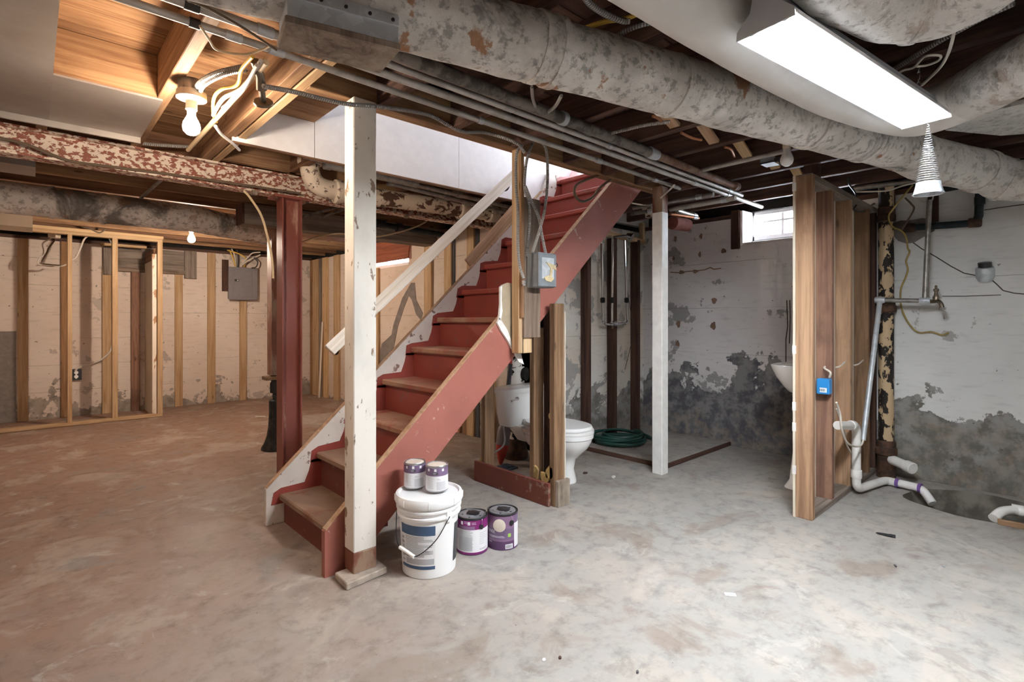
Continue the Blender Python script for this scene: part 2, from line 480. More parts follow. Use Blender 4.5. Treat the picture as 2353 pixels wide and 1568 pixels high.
# armoured cable: a wound strip, the turns follow the length (UV.x in metres)
def coil(name, a, b, turns, metal=.6):
    g = G(name, .45, metal); u = g.n.new('ShaderNodeTexCoord').outputs['UV']; x, y, z = g.sep(u)
    w = g.math('PINGPONG', g.math('ADD', x, g.math('MULTIPLY', y, 1 / turns)), .5 / turns)
    w = g.math('MULTIPLY', w, 2 * turns); g.col(g.mix(g.step(w, .1, .8), b, a)); g.bump(w, .8, .003); return g
coil('bx_cable', 'bcb9b5', '77736f', 105, .3)
coil('bx_white', 'c4c0ba', '86827c', 120, .3)
def emit(name, colr, s):
    g = G(name, .4); g.col('ffffff'); g.b.inputs['Emission Color'].default_value = (*colr, 1); g.b.inputs['Emission Strength'].default_value = s
emit('bulb_glow', WARM, BULB_W); emit('bulb_dim', WARM, BULB_W * .62); emit('bulb_bright', WARM, BULB_W * 1.9)
emit('tube_glow', COOL, TUBE_W)
plain('reflector', 'fbfcff', .3)
plain('fixture_grey', 'b9bcc2', .5)
g = G('glass', .02); g.b.inputs['Transmission Weight'].default_value = 1.0; g.b.inputs['IOR'].default_value = 1.05; g.col('ffffff')
# ---------------------------------------------------------------- the shell
XL, YN = -1.2, -1.6            # walls behind the camera
XF, YB, XR, YL = 3.22, 3.08, 4.70, 8.10
JB, JT, SUB = 2.14, 2.33, 2.35   # joist bottom / top, subfloor top
WT = 2.07

# floor slab with the drain pit cut out
PIT = V((4.30, 0.36, 0)); PRX, PRY = 0.31, 0.43
def pit_pt(a, k=1.0, z=0.0):
    w = 1 + .05 * math.sin(3 * a + 1) + .03 * math.sin(7 * a)
    return V((PIT.x + PRX * k * w * math.cos(a), PIT.y + PRY * k * w * math.sin(a), z))
NP = 40
bm = bmesh.new()
outer = [bm.verts.new((XL - .3, YN - .3, 0)), bm.verts.new((XR + .3, YN - .3, 0)), bm.verts.new((XR + .3, YL + .3, 0)), bm.verts.new((XL - .3, YL + .3, 0))]
inner = [bm.verts.new(pit_pt(2 * math.pi * i / NP)) for i in range(NP)]
es = [bm.edges.new((outer[i], outer[(i+1) % 4])) for i in range(4)] + [bm.edges.new((inner[i], inner[(i+1) % NP])) for i in range(NP)]
bmesh.ops.triangle_fill(bm, edges=es, use_beauty=True)
bmesh.ops.recalc_face_normals(bm, faces=bm.faces)
if sum(f.normal.z for f in bm.faces) < 0: bmesh.ops.reverse_faces(bm, faces=bm.faces)
me = bpy.data.meshes.new('floor'); bm.to_mesh(me); bm.free(); me.materials.append(M['floor_concrete'])
floor = struct(link(bpy.data.objects.new('floor', me), None, Matrix.Identity(4)))
mb = MB(); vs, fs = [], []
levels = [(1.0, 0), (.97, -.03), (.93, -.08), (.90, -.15), (.80, -.20), (.4, -.22), (.01, -.22)]
for k, z in levels: vs += [pit_pt(2 * math.pi * i / NP, k, z + (.012 * mnoise.noise(pit_pt(2 * math.pi * i / NP, k, z) * 9) if z else 0)) for i in range(NP)]
for j in range(len(levels) - 1):
    for i in range(NP): fs.append((j*NP + i, j*NP + (i+1) % NP, (j+1)*NP + (i+1) % NP, (j+1)*NP + i))
mb.add(vs, fs); mb.build('drain_pit', 'pit_wall', floor)
# slab of the old shower, a little higher than the rest
sl = MB().box((3.60, 2.17, 0.0), (XR + .02, YB + .02, .032)).build('shower_slab', 'floor_concrete', floor, smooth=0, bevel=.008)
plank('slab_edge', (3.595, 2.165, .017), (3.595, YB, .017), .034, .018, 'stud_dark', floor, (0, 0, 1))
plank('slab_edge', (3.60, 2.160, .017), (XR, 2.160, .017), .034, .018, 'stud_dark', floor, (0, 0, 1))

def wallbox(name, boxes, mat):
    mb = MB()
    for lo, hi in boxes: mb.box(lo, hi)
    return struct(mb.build(name, mat, smooth=0))
wall_left = wallbox('wall_left', [((XL - .3, YL, 0), (XF + .3, YL + .3, WT))], 'wall_pink')
W2 = (5.26, 6.10, 1.80)       # window in the far wall: y0, y1, sill
wall_far = wallbox('wall_far', [((XF, YB + .01, 0), (XF + .3, W2[0], WT)), ((XF, W2[1], 0), (XF + .3, YL, WT)), ((XF, W2[0], 0), (XF + .3, W2[1], W2[2]))], 'wall_cream')
wall_back = wallbox('wall_back', [((XF, YB, 0), (XR + .3, YB + .3, WT - .02))], 'wall_plaster')
W1 = (1.22, 2.05, 1.84)       # window in the right wall
wall_right = wallbox('wall_right', [((XR, 1.08, 0), (XR + .3, W1[0], WT)), ((XR, W1[1], 0), (XR + .3, YB, WT)), ((XR, W1[0], 0), (XR + .3, W1[1], W1[2]))], 'wall_grey')
wall_pit = wallbox('wall_side', [((XR, YN - .3, 0), (XR + .3, 1.08, WT))], 'wall_pit')
wall_near = wallbox('wall_near', [((XL - .3, YN - .3, 0), (XR, YN, SUB))], 'wall_pit')
wall_behind = wallbox('wall_behind', [((XL - .3, YN, 0), (XL, YL, SUB))], 'wall_pink')
# sill plates and rim boards on top of the walls
rim = wallbox('trim_1', [((XL, YL + .12, WT), (XF + .3, YL + .3, SUB)), ((XF + .14, YB + .3, WT), (XF + .3, W2[0], SUB)), ((XF + .14, W2[1], WT), (XF + .3, YL + .12, SUB)),
                 ((XF + .14, W2[0], 2.13), (XF + .3, W2[1], SUB)),
                 ((XF + .14, YB + .13, WT - .02), (XR + .3, YB + .3, SUB)), ((XR + .13, YN, WT), (XR + .3, W1[0], SUB)), ((XR + .13, W1[1], WT), (XR + .3, YB + .13, SUB)),
                 ((XR + .13, W1[0], 2.13), (XR + .3, W1[1], SUB))], 'sill_dark')
for p0, p1, wd in (((XL, YL + .07, WT + .02), (XF, YL + .07, WT + .02), (0, 1, 0)), ((XF + .07, YB + .1, WT + .02), (XF + .07, W2[0], WT + .02), (1, 0, 0)),
                   ((XR + .07, YN, WT + .02), (XR + .07, W1[0], WT + .02), (1, 0, 0)), ((XR + .07, W1[1], WT + .02), (XR + .07, YB, WT + .02), (1, 0, 0))):
    plank('sill_plate', p0, p1, .14, .04, 'joist_dark', rim, wd)

# ceiling: a deck over everything, open over the stairs; boards and joists are its pieces
WX0, WX1, WY0, WY1 = 1.25, 3.62, 2.29, 3.10     # stair opening
deck = MB()
for lo, hi in (((XL - .3, YN - .3), (WX0, YL + .3)), ((WX0, YN - .3), (XR + .3, WY0)), ((WX0, WY1), (XF + .3, YL + .3)), ((WX1, WY0), (XR + .3, WY1 + .3)), ((XF + .3, WY1), (WX1, WY1 + .3))):
    deck.box((lo[0], lo[1], SUB), (hi[0], hi[1], SUB + .05))
ceiling = struct(deck.build('ceiling', 'joist_dark', smooth=0))
y = YN
while y < YL:
    w = .138
    x1 = XR if y < YB else XF
    segs = [(XL, x1)]
    if y + w > WY0 and y < WY1: segs = [(XL, WX0), (WX1, x1 if y < YB else XR)]
    for a, b in segs:
        if b - a > .05:
            dark = y < 2.2 and a < 2
            mid = .95 + .1 * random.random()
            cuts = [a, mid, b] if (b > 2.5 and a < 0) else [a, b]
            for q in range(len(cuts) - 1):
                mt = 'pine_orange' if cuts[q+1] < 1.5 and y < 3.9 else ('joist_dark' if y < 2.3 else 'joist_mid')
                plank('subfloor_board', (cuts[q], y + w/2, SUB - .01), (cuts[q+1] - .002, y + w/2, SUB - .01), w - .003, .02, mt, ceiling, (0, 1, 0), bevel=.002)
    y += w + .001
JZ = (JB + JT) / 2; JH = JT - JB
def joist(p0, p1, mat='joist_dark', w=.045, z=JZ, h=JH, nm='joist'):
    return plank(nm, (*p0, z), (*p1, z), h, w, mat, ceiling, (0, 0, 1))
for x in (-1.14, -.75, -.36, .04): joist((x, YN), (x, 3.78), 'joist_warm')
joist((.44, YN), (.44, 3.78), 'joist_warm', w=.05)
joist((.795, 1.2), (.795, 3.78), 'joist_warm', w=.05); joist((.85, 1.2), (.85, 3.78), 'pine', w=.04)
joist((.80, YN), (.80, 1.2), 'joist_mid')
for x in (1.20, 1.62, 2.04, 2.49, 2.88, 3.27): joist((x, YN), (x, 2.205), 'joist_dark')
for x in (3.66, 4.05, 4.45): joist((x, YN), (x, YB + .1), 'joist_dark')
joist((.87, 2.245), (3.64, 2.245), 'joist_warm', w=.075, nm='stair_header')
joist((1.25, 3.16), (3.36, 3.16), 'joist_mid', w=.05, nm='stair_header')
joist((WX1 + .02, 2.27), (WX1 + .02, 3.2), 'joist_dark', nm='stair_header')
for x in (1.30, 1.70, 2.10, 2.50, 2.90): joist((x, 3.19), (x, 3.78), 'joist_mid')
joist((.87, 3.60), (XF + .1, 3.60), 'joist_warm', w=.04, nm='rim_blocking')
for i, yy in enumerate((3.95, 4.35, 4.75, 5.15, 5.55, 5.95, 6.35, 6.75, 7.15, 7.55, 7.95)):
    joist((XL, yy), (XF + .14, yy), 'joist_warm' if i % 3 else 'joist_mid', w=.05)
# blocking and bridging between the joists
joist((.065, 2.80), (.415, 2.80), 'pine_orange', w=.03, nm='blocking')
joist((-.335, 2.80), (.015, 2.80), 'pine_orange', w=.03, nm='blocking')
for k, (x0, x1) in enumerate(((2.04, 2.49), (2.49, 2.88), (2.88, 3.27), (3.27, 3.66), (3.66, 4.05))):
    yy = 1.42 - .02 * k
    plank('bridging', (x0 + .03, yy, JT - .03), (x1 - .03, yy, JB + .015), .06, .02, 'trim_raw' if k < 2 else 'pine_pale', ceiling, (0, 1, 0))
    if k > 1: plank('bridging', (x0 + .03, yy + .03, JB + .02), (x1 - .03, yy + .03, JT - .03), .06, .02, 'joist_mid', ceiling, (0, 1, 0))
# hanging block over the right partition and a nailer on the side wall
plank('hanger_block', (3.69, 1.16, 1.96), (3.69, 1.16, JT), .09, .045, 'joist_dark', ceiling, (0, 1, 0))

# stairwell lined with white drywall above the ceiling
well = wallbox('wall_stairwell', [((WX0 - .05, WY1 + .012, JB - .02), (4.9, WY1 + .06, 3.7)), ((WX0 - .06, WY0, SUB), (WX0, WY1, 3.7)),
               ((WX0, WY0 - .06, SUB), (4.9, WY0, 3.7)), ((WX0 - .06, WY0 - .06, 3.7), (4.9, WY1 + .06, 3.75)), ((WX1, WY0, SUB + .04), (4.9, WY1, SUB + .06)), ((4.85, WY0, 3.2), (4.9, WY1, 3.7)), ((4.85, WY0 + .62, SUB + .04), (4.9, WY1, 3.2))], 'drywall_white')  # added unseen end wall, its gap sized for the daylight on the drywall
for a, b, t in ((WX0, 2.32, 3.7), (2.323, 4.9, 3.7)): MB().box((a, WY1 - .003, JB - .022), (b, WY1 + .012, t)).build('drywall_sheet', 'drywall_white', well, smooth=0)
MB().box((.80, WY1 - .003, JB - .022), (WX0 - .004, WY1 + .012, JT)).build('drywall_sheet', 'drywall_white', well, smooth=0)
plank('panel_edge', (.80, WY1 + .004, JB - .027), (3.3, WY1 + .004, JB - .027), .02, .012, 'joist_mid', well, (0, 1, 0))

# ---------------------------------------------------------------- windows
def window(name, y0, y1, z0, z1, xg, xin, muntins_y, muntins_z, fr='drywall_white'):
    w = struct(MB().box((xg, y0, z0), (xg + .04, y0 + .035, z1)).box((xg, y1 - .035, z0), (xg + .04, y1, z1)).box((xg, y0, z0), (xg + .04, y1, z0 + .035)).box((xg, y0, z1 - .03), (xg + .04, y1, z1)).build(name, fr, smooth=0))
    for my in muntins_y: MB().box((xg + .008, my - .009, z0 + .03), (xg + .03, my + .009, z1 - .025)).build('muntin', fr, w, smooth=0)
    for mz in muntins_z: MB().box((xg + .009, y0 + .03, mz - .008), (xg + .031, y1 - .03, mz + .008)).build('muntin', fr, w, smooth=0)
    ys = [y0 + .03] + list(muntins_y) + [y1 - .03]; zs = [z0 + .03] + list(muntins_z) + [z1 - .025]
    for i in range(len(ys) - 1):
        for j in range(len(zs) - 1):
            MB().box((xg + .017, ys[i], zs[j]), (xg + .021, ys[i+1], zs[j+1])).build('pane', 'glass', w, smooth=0)
    return w
win1 = window('window_1', W1[0], W1[1], W1[2] + .035, 2.13, XR + .17, XR, (1.50, 1.77), (2.035,))
# splayed white reveal: sill, jambs
MB().prism([(XR - .004, W1[0] - .01, W1[2] - .02), (XR + .21, W1[0] - .01, W1[2] + .04), (XR + .21, W1[0] - .01, W1[2] - .02)], (0, W1[1] - W1[0] + .02, 0)).build('window_sill', 'drywall_white', win1, smooth=0)
MB().prism([(XR - .004, W1[1] + .015, W1[2] - .02), (XR + .2, W1[1] + .015, W1[2] - .02), (XR + .2, W1[1] - .025, W1[2] - .02), (XR - .004, W1[1] - .005, W1[2] - .02)], (0, 0, 2.13 - W1[2] + .02)).build('jamb', 'drywall_white', win1, smooth=0)
MB().prism([(XR - .004, W1[0] - .015, W1[2] - .02), (XR + .2, W1[0] - .015, W1[2] - .02), (XR + .2, W1[0] + .025, W1[2] - .02), (XR - .004, W1[0] + .005, W1[2] - .02)], (0, 0, 2.13 - W1[2] + .02)).build('jamb', 'drywall_white', win1, smooth=0)
plank('jamb_post', (XR - .01, W1[1] + .055, W1[2] - .05), (XR - .01, W1[1] + .055, JB), .03, .075, 'stud_dark', win1, (1, 0, 0))
win2 = window('window_2', W2[0], W2[1], W2[2] + .02, 2.13, XF + .18, XF, ((W2[0] + W2[1]) / 2,), ())
MB().box((XF - .004, W2[0], W2[2] - .012), (XF + .2, W2[1], W2[2] + .02)).build('window_sill', 'drywall_white', win2, smooth=0)

# sky portals in the three openings (they only guide the sampling of the sky, they give no light)
def portal(c, sy, sz):
    L = bpy.data.lights.new('sky_portal', 'AREA'); L.shape = 'RECTANGLE'; L.size = sz; L.size_y = sy; L.cycles.is_portal = True
    o = bpy.data.objects.new('sky_portal', L); COL.objects.link(o); o.location = c; o.rotation_euler = (0, math.radians(90), 0)
portal((4.92, WY0 + .31, 2.80), .62, .82)
portal((XR + .24, (W1[0] + W1[1]) / 2, 2.0), W1[1] - W1[0], .3)
portal((XF + .26, (W2[0] + W2[1]) / 2, 1.97), W2[1] - W2[0], .36)
# ---------------------------------------------------------------- furring strips on the walls
def strip_left(u0, u1, z0, z1, mat='pine', dep=.028):
    a, b = ony(u0, 800, YL - dep).x, ony(u1, 800, YL - dep).x
    plank('furring_strip', ((a+b)/2, YL - dep/2, z0), ((a+b)/2, YL - dep/2, z1), b - a, dep, mat, wall_left, (1, 0, 0))
for u0, u1, z0, z1, mt in ((40, 65, .0, WT, 'pine'), (140, 160, .0, WT, 'pine_orange'), (235, 257, .0, 1.76, 'pine'), (402, 420, .0, 1.76, 'pine'), (477, 495, .0, WT, 'pine'), (551, 567, 0, 1.42, 'pine'),
                           (655, 672, 0, WT, 'pine')):
    strip_left(u0, u1, z0, z1, mt)
strip_left(302, 322, 0, 1.76, 'stud_fir_red', .05)
a, b = ony(268, 610, YL - .02), ony(424, 610, YL - .02)
plank('header_board', (a.x, YL - .01, 1.92), (b.x, YL - .01, 1.92), .28, .018, 'wood_grey', wall_left, (0, 0, 1))
plank('ledger', (a.x, YL - .03, 1.775), (b.x, YL - .03, 1.775), .05, .045, 'wood_weathered', wall_left, (0, 0, 1))
for u0, u1, mt in ((237, 258, 'wood_grey'), (424, 452, 'wood_grey')):
    q = ony(u0, 600, YL - .04).x; r = ony(u1, 600, YL - .04).x
    plank('furring_block', ((q+r)/2, YL - .03, 1.70), ((q+r)/2, YL - .03, WT), r - q, .03, mt, wall_left, (1, 0, 0))
MB().box((XL, YL - .004, 0), (ony(37, 800, YL).x, YL + .01, 1.02)).build('bare_patch', 'patch_grey', wall_left, smooth=0)
def strip_far(u0, u1, z0, z1, mat='pine', dep=.03):
    a, b = onx(u0, 800, XF - dep).y, onx(u1, 800, XF - dep).y
    plank('furring_strip', (XF - dep/2, (a+b)/2, z0), (XF - dep/2, (a+b)/2, z1), abs(a - b), dep, mat, wall_far, (0, 1, 0))
for u0, u1, mt in ((692, 707, 'pine'), (709, 717, 'pine_orange'), (718, 731, 'pine'), (732, 738, 'wood_grey'), (740, 751, 'pine_pale'), (766, 778, 'pine'), (856, 869, 'pine'), (974, 990, 'pine'), (1020, 1036, 'pine'), (1072, 1088, 'pine')):
    strip_far(u0, u1, 0, WT if u0 < 850 or u0 > 900 else 1.8, mt)
for u0, u1 in ((1036, 1041), (1089, 1097)):
    a, b = onx(u0, 800, XF - .03).y, onx(u1, 800, XF - .03).y
    MB().box((XF - .012, min(a, b), 0), (XF, max(a, b), WT)).build('insulation_strip', 'slate', wall_far, smooth=0)
for u0, u1, mt in ((1046, 1056, 'pine_orange'), (1062, 1073, 'stud_brown'), (1122, 1136, 'pine')): strip_far(u0, u1, 0, .9, mt)
# grey repair over the crack under the far window
def blob(name, parent, mat, pts, nrm, th):
    MB().prism(pts, V(nrm) * th).build(name, mat, parent, smooth=0)
blob('crack_repair', wall_far, 'patch_grey', [onx(u, v, XF) for u, v in ((866, 840), (878, 790), (900, 770), (905, 745), (925, 685), (945, 650), (953, 650), (957, 690), (972, 720), (968, 737), (956, 722), (947, 690), (940, 680), (930, 705), (915, 750), (905, 800), (893, 812), (880, 835), (868, 845))], (-1, 0, 0), .004)
# studs in front of the plaster wall
for u0, u1, z1, mt in ((1342, 1366, 2.0, 'stud_dark'), (1402, 1426, 1.93, 'stud_dark'), (1457, 1478, 1.95, 'stud_dark')):
    a, b = ony(u0, 800, YB - .085).x, ony(u1, 800, YB - .085).x
    w = min(b - a, .05); plank('stud', ((a+b)/2, YB - .045, .03), ((a+b)/2, YB - .045, z1), .085, max(w, .05), mt, wall_back, (0, 1, 0))
plank('top_plate', (3.6, YB - .05, 1.985), (4.62, YB - .05, 1.945), .07, .04, 'pine', wall_back, (0, 1, 0))
plank('nailer', (4.60, YB - .05, 1.95), (4.60, YB - .05, JB), .04, .05, 'pine', wall_back, (1, 0, 0))
# glue spots, plaster repairs, cracks on the wall with the window
def rspot(u, v, rx, rz, mat='stain_brown', seed=0):
    c = onx(u, v, XR); pts = []
    for i in range(14):
        a = 2 * math.pi * i / 14; k = 1 + .16 * math.sin(3 * a + seed) + .1 * math.sin(5 * a + seed * 2)
        pts.append((XR, c.y + rx * k * math.cos(a), c.z + rz * k * math.sin(a)))
    blob('adhesive_spot', wall_right, mat, pts, (-1, 0, 0), .0025)
for i, (u, v, rx, rz) in enumerate(((1552, 549, .015, .03), (1611, 543, .014, .026), (1608, 585, .013, .026), (1548, 594, .012, .02), (1566, 626, .03, .018), (1598, 624, .026, .018), (1641, 691, .024, .028), (1559, 745, .022, .034), (1639, 749, .026, .036), (1557, 790, .022, .028), (1663, 577, .024, .022))): rspot(u, v, rx, rz, seed=i)
def ribbon(name, parent, mat, pts, w, nrm):
    n = V(nrm); mb = MB()
    for i in range(len(pts) - 1):
        a, b = V(pts[i]), V(pts[i+1]); s = (b - a).normalized().cross(n) * (w / 2)
        mb.prism([a - s, b - s, b + s, a + s], n * .002)
    mb.build(name, mat, parent, smooth=0)
ribbon('glue_run', wall_right, 'stain_brown', [onx(u, v, XR) for u, v in ((1540, 626), (1560, 627), (1580, 624), (1600, 623), (1620, 620), (1632, 615), (1640, 619), (1657, 617))], .010, (-1, 0, 0))
for pts in (((1808, 690), (1810, 750), (1806, 780), (1806, 842)), ((1815, 690), (1816, 730), (1814, 790))): ribbon('drip', wall_right, 'crack_dark', [onx(u, v, XR) for u, v in pts], .008, (-1, 0, 0))
ribbon('crack', wall_pit, 'crack_dark', [onx(u, v, XR) for u, v in ((2052, 537), (2066, 542), (2090, 552), (2118, 572), (2150, 590), (2185, 612), (2215, 628), (2245, 634), (2275, 640), (2292, 655), (2305, 668), (2330, 674), (2353, 676))], .007, (-1, 0, 0))
ribbon('crack', wall_pit, 'crack_dark', [onx(u, v, XR) for u, v in ((2165, 681), (2220, 681), (2300, 678))], .005, (-1, 0, 0))
ribbon('crack', wall_pit, 'crack_dark', [onx(u, v, XR) for u, v in ((2262, 483), (2300, 477), (2353, 470))], .006, (-1, 0, 0))
c = onx(2092, 528, XR)
blob('pipe_patch', wall_pit, 'patch_grey', [(XR, c.y + .13 * (1 + .15 * math.sin(4*a)) * math.cos(a), c.z + .085 * (1 + .2 * math.sin(3*a)) * math.sin(a)) for a in [2 * math.pi * i / 18 for i in range(18)]], (-1, 0, 0), .006)
# ---------------------------------------------------------------- staircase
SY0, SY1 = 2.27, 3.06
st = thing('staircase', 'red-painted open wooden staircase with worn treads rising to the floor above', 'staircase', (1.9, 2.68, 0))
NX, NZ = [1.03 + .2135 * i for i in range(12)], [.165 + .2 * i for i in range(12)]
top = lambda x: .205 + (x - .96) * .917
bot = lambda x: .10 + (x - 1.19) * .909
near = [(.96, SY0, 0), (.96, SY0, top(.96)), (3.07, SY0, JB), (3.42, SY0, JB), (1.085, SY0, 0)]
near = [(.96, SY0, 0), (1.085, SY0, 0), (3.435, SY0, bot(3.435)), (3.435, SY0, JB), (3.07, SY0, JB), (.96, SY0, top(.96))]
s1 = MB().prism(near, (0, .035, 0)).build('stringer', 'red_paint', st, smooth=0, bevel=.003); s1['label'] = 'near stringer board painted salmon red'
cap = MB()
a, b = V((.965, SY0 - .001, top(.965))), V((3.06, SY0 - .001, top(3.06)))
cap.prism([a, a + V((0, 0, .004)), b + V((0, 0, .004)), b], (0, .037, 0)); cap.build('stringer_edge', 'trim_raw', st, smooth=0)
far = [(.96, SY1, 0), (1.085, SY1, 0), (3.62, SY1, bot(3.60)), (3.62, SY1, 2.40), (3.25, SY1, 2.40), (3.17, SY1, top(3.17)), (.96, SY1, top(.96))]
s2 = MB().prism(far, (0, .035, 0)).build('stringer', 'stringer_white', st, smooth=0, bevel=.003); s2['label'] = 'far stringer board painted flaking white'
cap = MB(); a, b = V((.965, SY1 - .001, top(.965))), V((3.2, SY1 - .001, top(3.2)))
cap.prism([a, a + V((0, 0, .004)), b + V((0, 0, .004)), b], (0, .037, 0)); cap.build('stringer_edge', 'trim_raw', st, smooth=0)
# second trim board along the upper part of the far stringer
plank('wall_trim', (2.42, SY1 + .05, top(2.42) + .02), (2.95, SY1 + .05, top(2.95) + .06), .10, .02, 'trim_raw', st, (0, 0, 1))
bd = MB()
for i in range(12):
    x0 = NX[i]; x1 = NX[i+1] if i < 11 else x0 + .2
    r = random.Random(i)
    pts = [(x0 - .035 - .01*r.random(), SY1 - .0015, NZ[i] - .055), (x0 - .03, SY1 - .0015, NZ[i] + .012), (x0 + .01, SY1 - .0015, NZ[i] + .025 + .01*r.random()),
           (x1 - .07, SY1 - .0015, NZ[i] + .03 + .02*r.random()), (x1 - .045, SY1 - .0015, NZ[i] + .10), (x1 - .03, SY1 - .0015, NZ[i] + .16), (x1 + .06, SY1 - .0015, NZ[i] + .16), (x1 + .06, SY1 - .0015, NZ[i] - .055)]
    bd.prism(pts, (0, .002, 0))
bd.build('painted_border', 'red_riser', st, smooth=0)
for i in range(12):
    mt = 'tread_bare' if i < 2 else ('tread_worn' if i < 6 else 'tread_red')
    MB().box((NX[i], SY0 + .034, NZ[i] - .036), (NX[i] + .25, SY1 + .001, NZ[i])).build('tread', mt, st, smooth=0, bevel=.007)
    MB().box((NX[i] + .028, SY0 + .034, (NZ[i-1] - .03) if i else 0.0), (NX[i] + .048, SY1 + .001, NZ[i] - .034)).build('riser', 'red_riser' if i > 1 else 'board_maroon', st, smooth=0)
plank('cleat', (1.42, SY0 + .02, .15), (1.52, SY0 + .02, .22), .06, .03, 'stud_brown', st, (0, 0, 1))

# ---------------------------------------------------------------- posts and steel
pc = onz(813, 1321, .03); x0, y0 = pc.x, pc.y
pw = thing('wooden_post', 'square white-painted wooden post standing against the foot of the stairs', 'post', (x0 + .055, y0 + .05, 0))
plank('shaft', (x0 + .055, y0 + .047, .12), (x0 + .055, y0 + .047, 2.135), .11, .092, 'post_white', pw, (1, 0, 0), bevel=.004)
plank('red_foot', (x0 + .055, y0 + .047, .028), (x0 + .055, y0 + .047, .121), .1105, .0925, 'post_red', pw, (1, 0, 0), bevel=.004)
pq = [onz(u, v, .028) for u, v in ((769, 1317), (797, 1344), (890, 1304), (862, 1282))]
MB().prism([V((q_.x, q_.y, 0)) for q_ in pq], (0, 0, .03)).build('plinth', 'plinth_concrete', pw, smooth=0, bevel=.004)
pp = thing('wooden_post', 'slim white gloss post with bare red top beside the coiled hose', 'post', (3.46, 2.11, 0))
plank('shaft', (3.465, 2.125, 0), (3.465, 2.125, 1.95), .085, .085, 'post_gloss', pp, (1, 0, 0), bevel=.004)
plank('red_top', (3.465, 2.125, 1.945), (3.465, 2.125, 2.14), .083, .083, 'post_red', pp, (1, 0, 0), bevel=.004)
q = V((1.315, 3.70, 0))
sc_ = thing('steel_column', 'red steel column of H section under the flaking steel beam', 'column', q)
MB().box((q.x - .062, q.y - .004, 0), (q.x + .062, q.y + .004, 1.985)).build('web', 'column_red', sc_, smooth=0)
for sx in (-1, 1): MB().box((q.x + sx * .062 - .005, q.y - .055, 0), (q.x + sx * .062 + .005, q.y + .055, 1.985)).build('flange', 'column_red', sc_, smooth=0)
MB().box((q.x - .12, q.y - .075, 1.975), (q.x + .12, q.y + .075, 1.992)).build('cap_plate', 'column_red', sc_, smooth=0)
MB().box((q.x - .11, q.y - .09, 0), (q.x + .11, q.y + .09, .012)).build('base_plate', 'column_red', sc_, smooth=0)
for sx in (-1, 1): MB().lathe([(.012, 0), (.012, .02)], (q.x + sx * .105, q.y - .05, 1.96), seg=6).build('bolt', 'rust_iron', sc_, smooth=0)
by = 3.70
ib = thing('steel_beam', 'steel I beam with red paint flaking to cream, over the red column', 'beam', (1.0, by, 1.99))
MB().box((XL, by - .05, 1.99), (XF + .2, by + .05, 2.002)).build('flange', 'beam_flaking', ib, smooth=0)
MB().box((XL, by - .05, 2.128), (XF + .2, by + .05, 2.14)).build('flange', 'beam_flaking', ib, smooth=0)
MB().box((XL, by - .006, 2.0), (XF + .2, by + .006, 2.13)).build('web', 'beam_flaking', ib, smooth=0)
for xx in (1.06, 2.2): MB().box((xx, by - .065, 1.965), (xx + .03, by - .03, 1.995)).build('clip', 'wood_weathered', ib, smooth=0)

tb = thing('timber_beam', 'short dark square timber beam end carried by the jack post', 'beam', (2.2, 4.78, 1.93))
plank('timber', (1.30, 4.78, 2.035), (XF + .1, 4.78, 2.035), .17, .19, 'wood_grey', tb, (0, 0, 1))
MB().box((1.285, 4.686, 1.952), (1.302, 4.874, 2.118)).build('end_board', 'stud_dark', tb, smooth=0)
jp = thing('jack_post', 'red wooden post standing on a black cast iron screw jack', 'post', (1.56, 4.86, 0))
jb = onz(622, 1035, 0); jb = V((jb.x + .06, jb.y + .02, 0)); jp_c = jb
plank('wood_post', jb + V((0, 0, .66)), jb + V((0, 0, 1.952)), .13, .12, 'post_red', jp, (1, 0, 0))
plank('cap_block', jb + V((-.11, 0, .635)), jb + V((.11, 0, .635)), .12, .032, 'stud_brown', jp, (0, 1, 0))
MB().lathe([(.13, 0), (.128, .02), (.105, .06), (.085, .12), (.072, .20), (.066, .32), (.066, .43), (.058, .44)], jb, seg=20).build('jack_bell', 'cast_black', jp)
MB().lathe([(.034, .43), (.034, .60)], jb, seg=14).build('screw', 'cast_black', jp)
MB().lathe([(.055, .50), (.058, .515), (.058, .585), (.048, .60), (.05, .62)], jb, seg=14).build('collar', 'cast_black', jp)
for k in range(4): MB().lathe([(.039, 0), (.039, .008)], jb + V((0, 0, .44 + .014 * k)), seg=14).build('thread', 'cast_black', jp)

# ---------------------------------------------------------------- handrail
hr = thing('handrail', 'white painted wooden handrail sloping up along the far side of the stairs', 'handrail', (2.0, 3.0, .95))
A, B = ony(757, 806, 2.96), ony(1181, 403, 2.96)
plank('rail', A, B, .075, .04, 'rail_white', hr, (0, .25, 1))
for t in (.04, .97):
    p_ = A.lerp(B, t)
    MB().tube(spline([p_ + V((0, 0, -.03)), p_ + V((0, .03, -.07)), p_ + V((0, .07, -.07)), p_ + V((0, .138 if t > .5 else .10, -.03))], 4), .009, 8).build('bracket', 'dark_steel', hr)

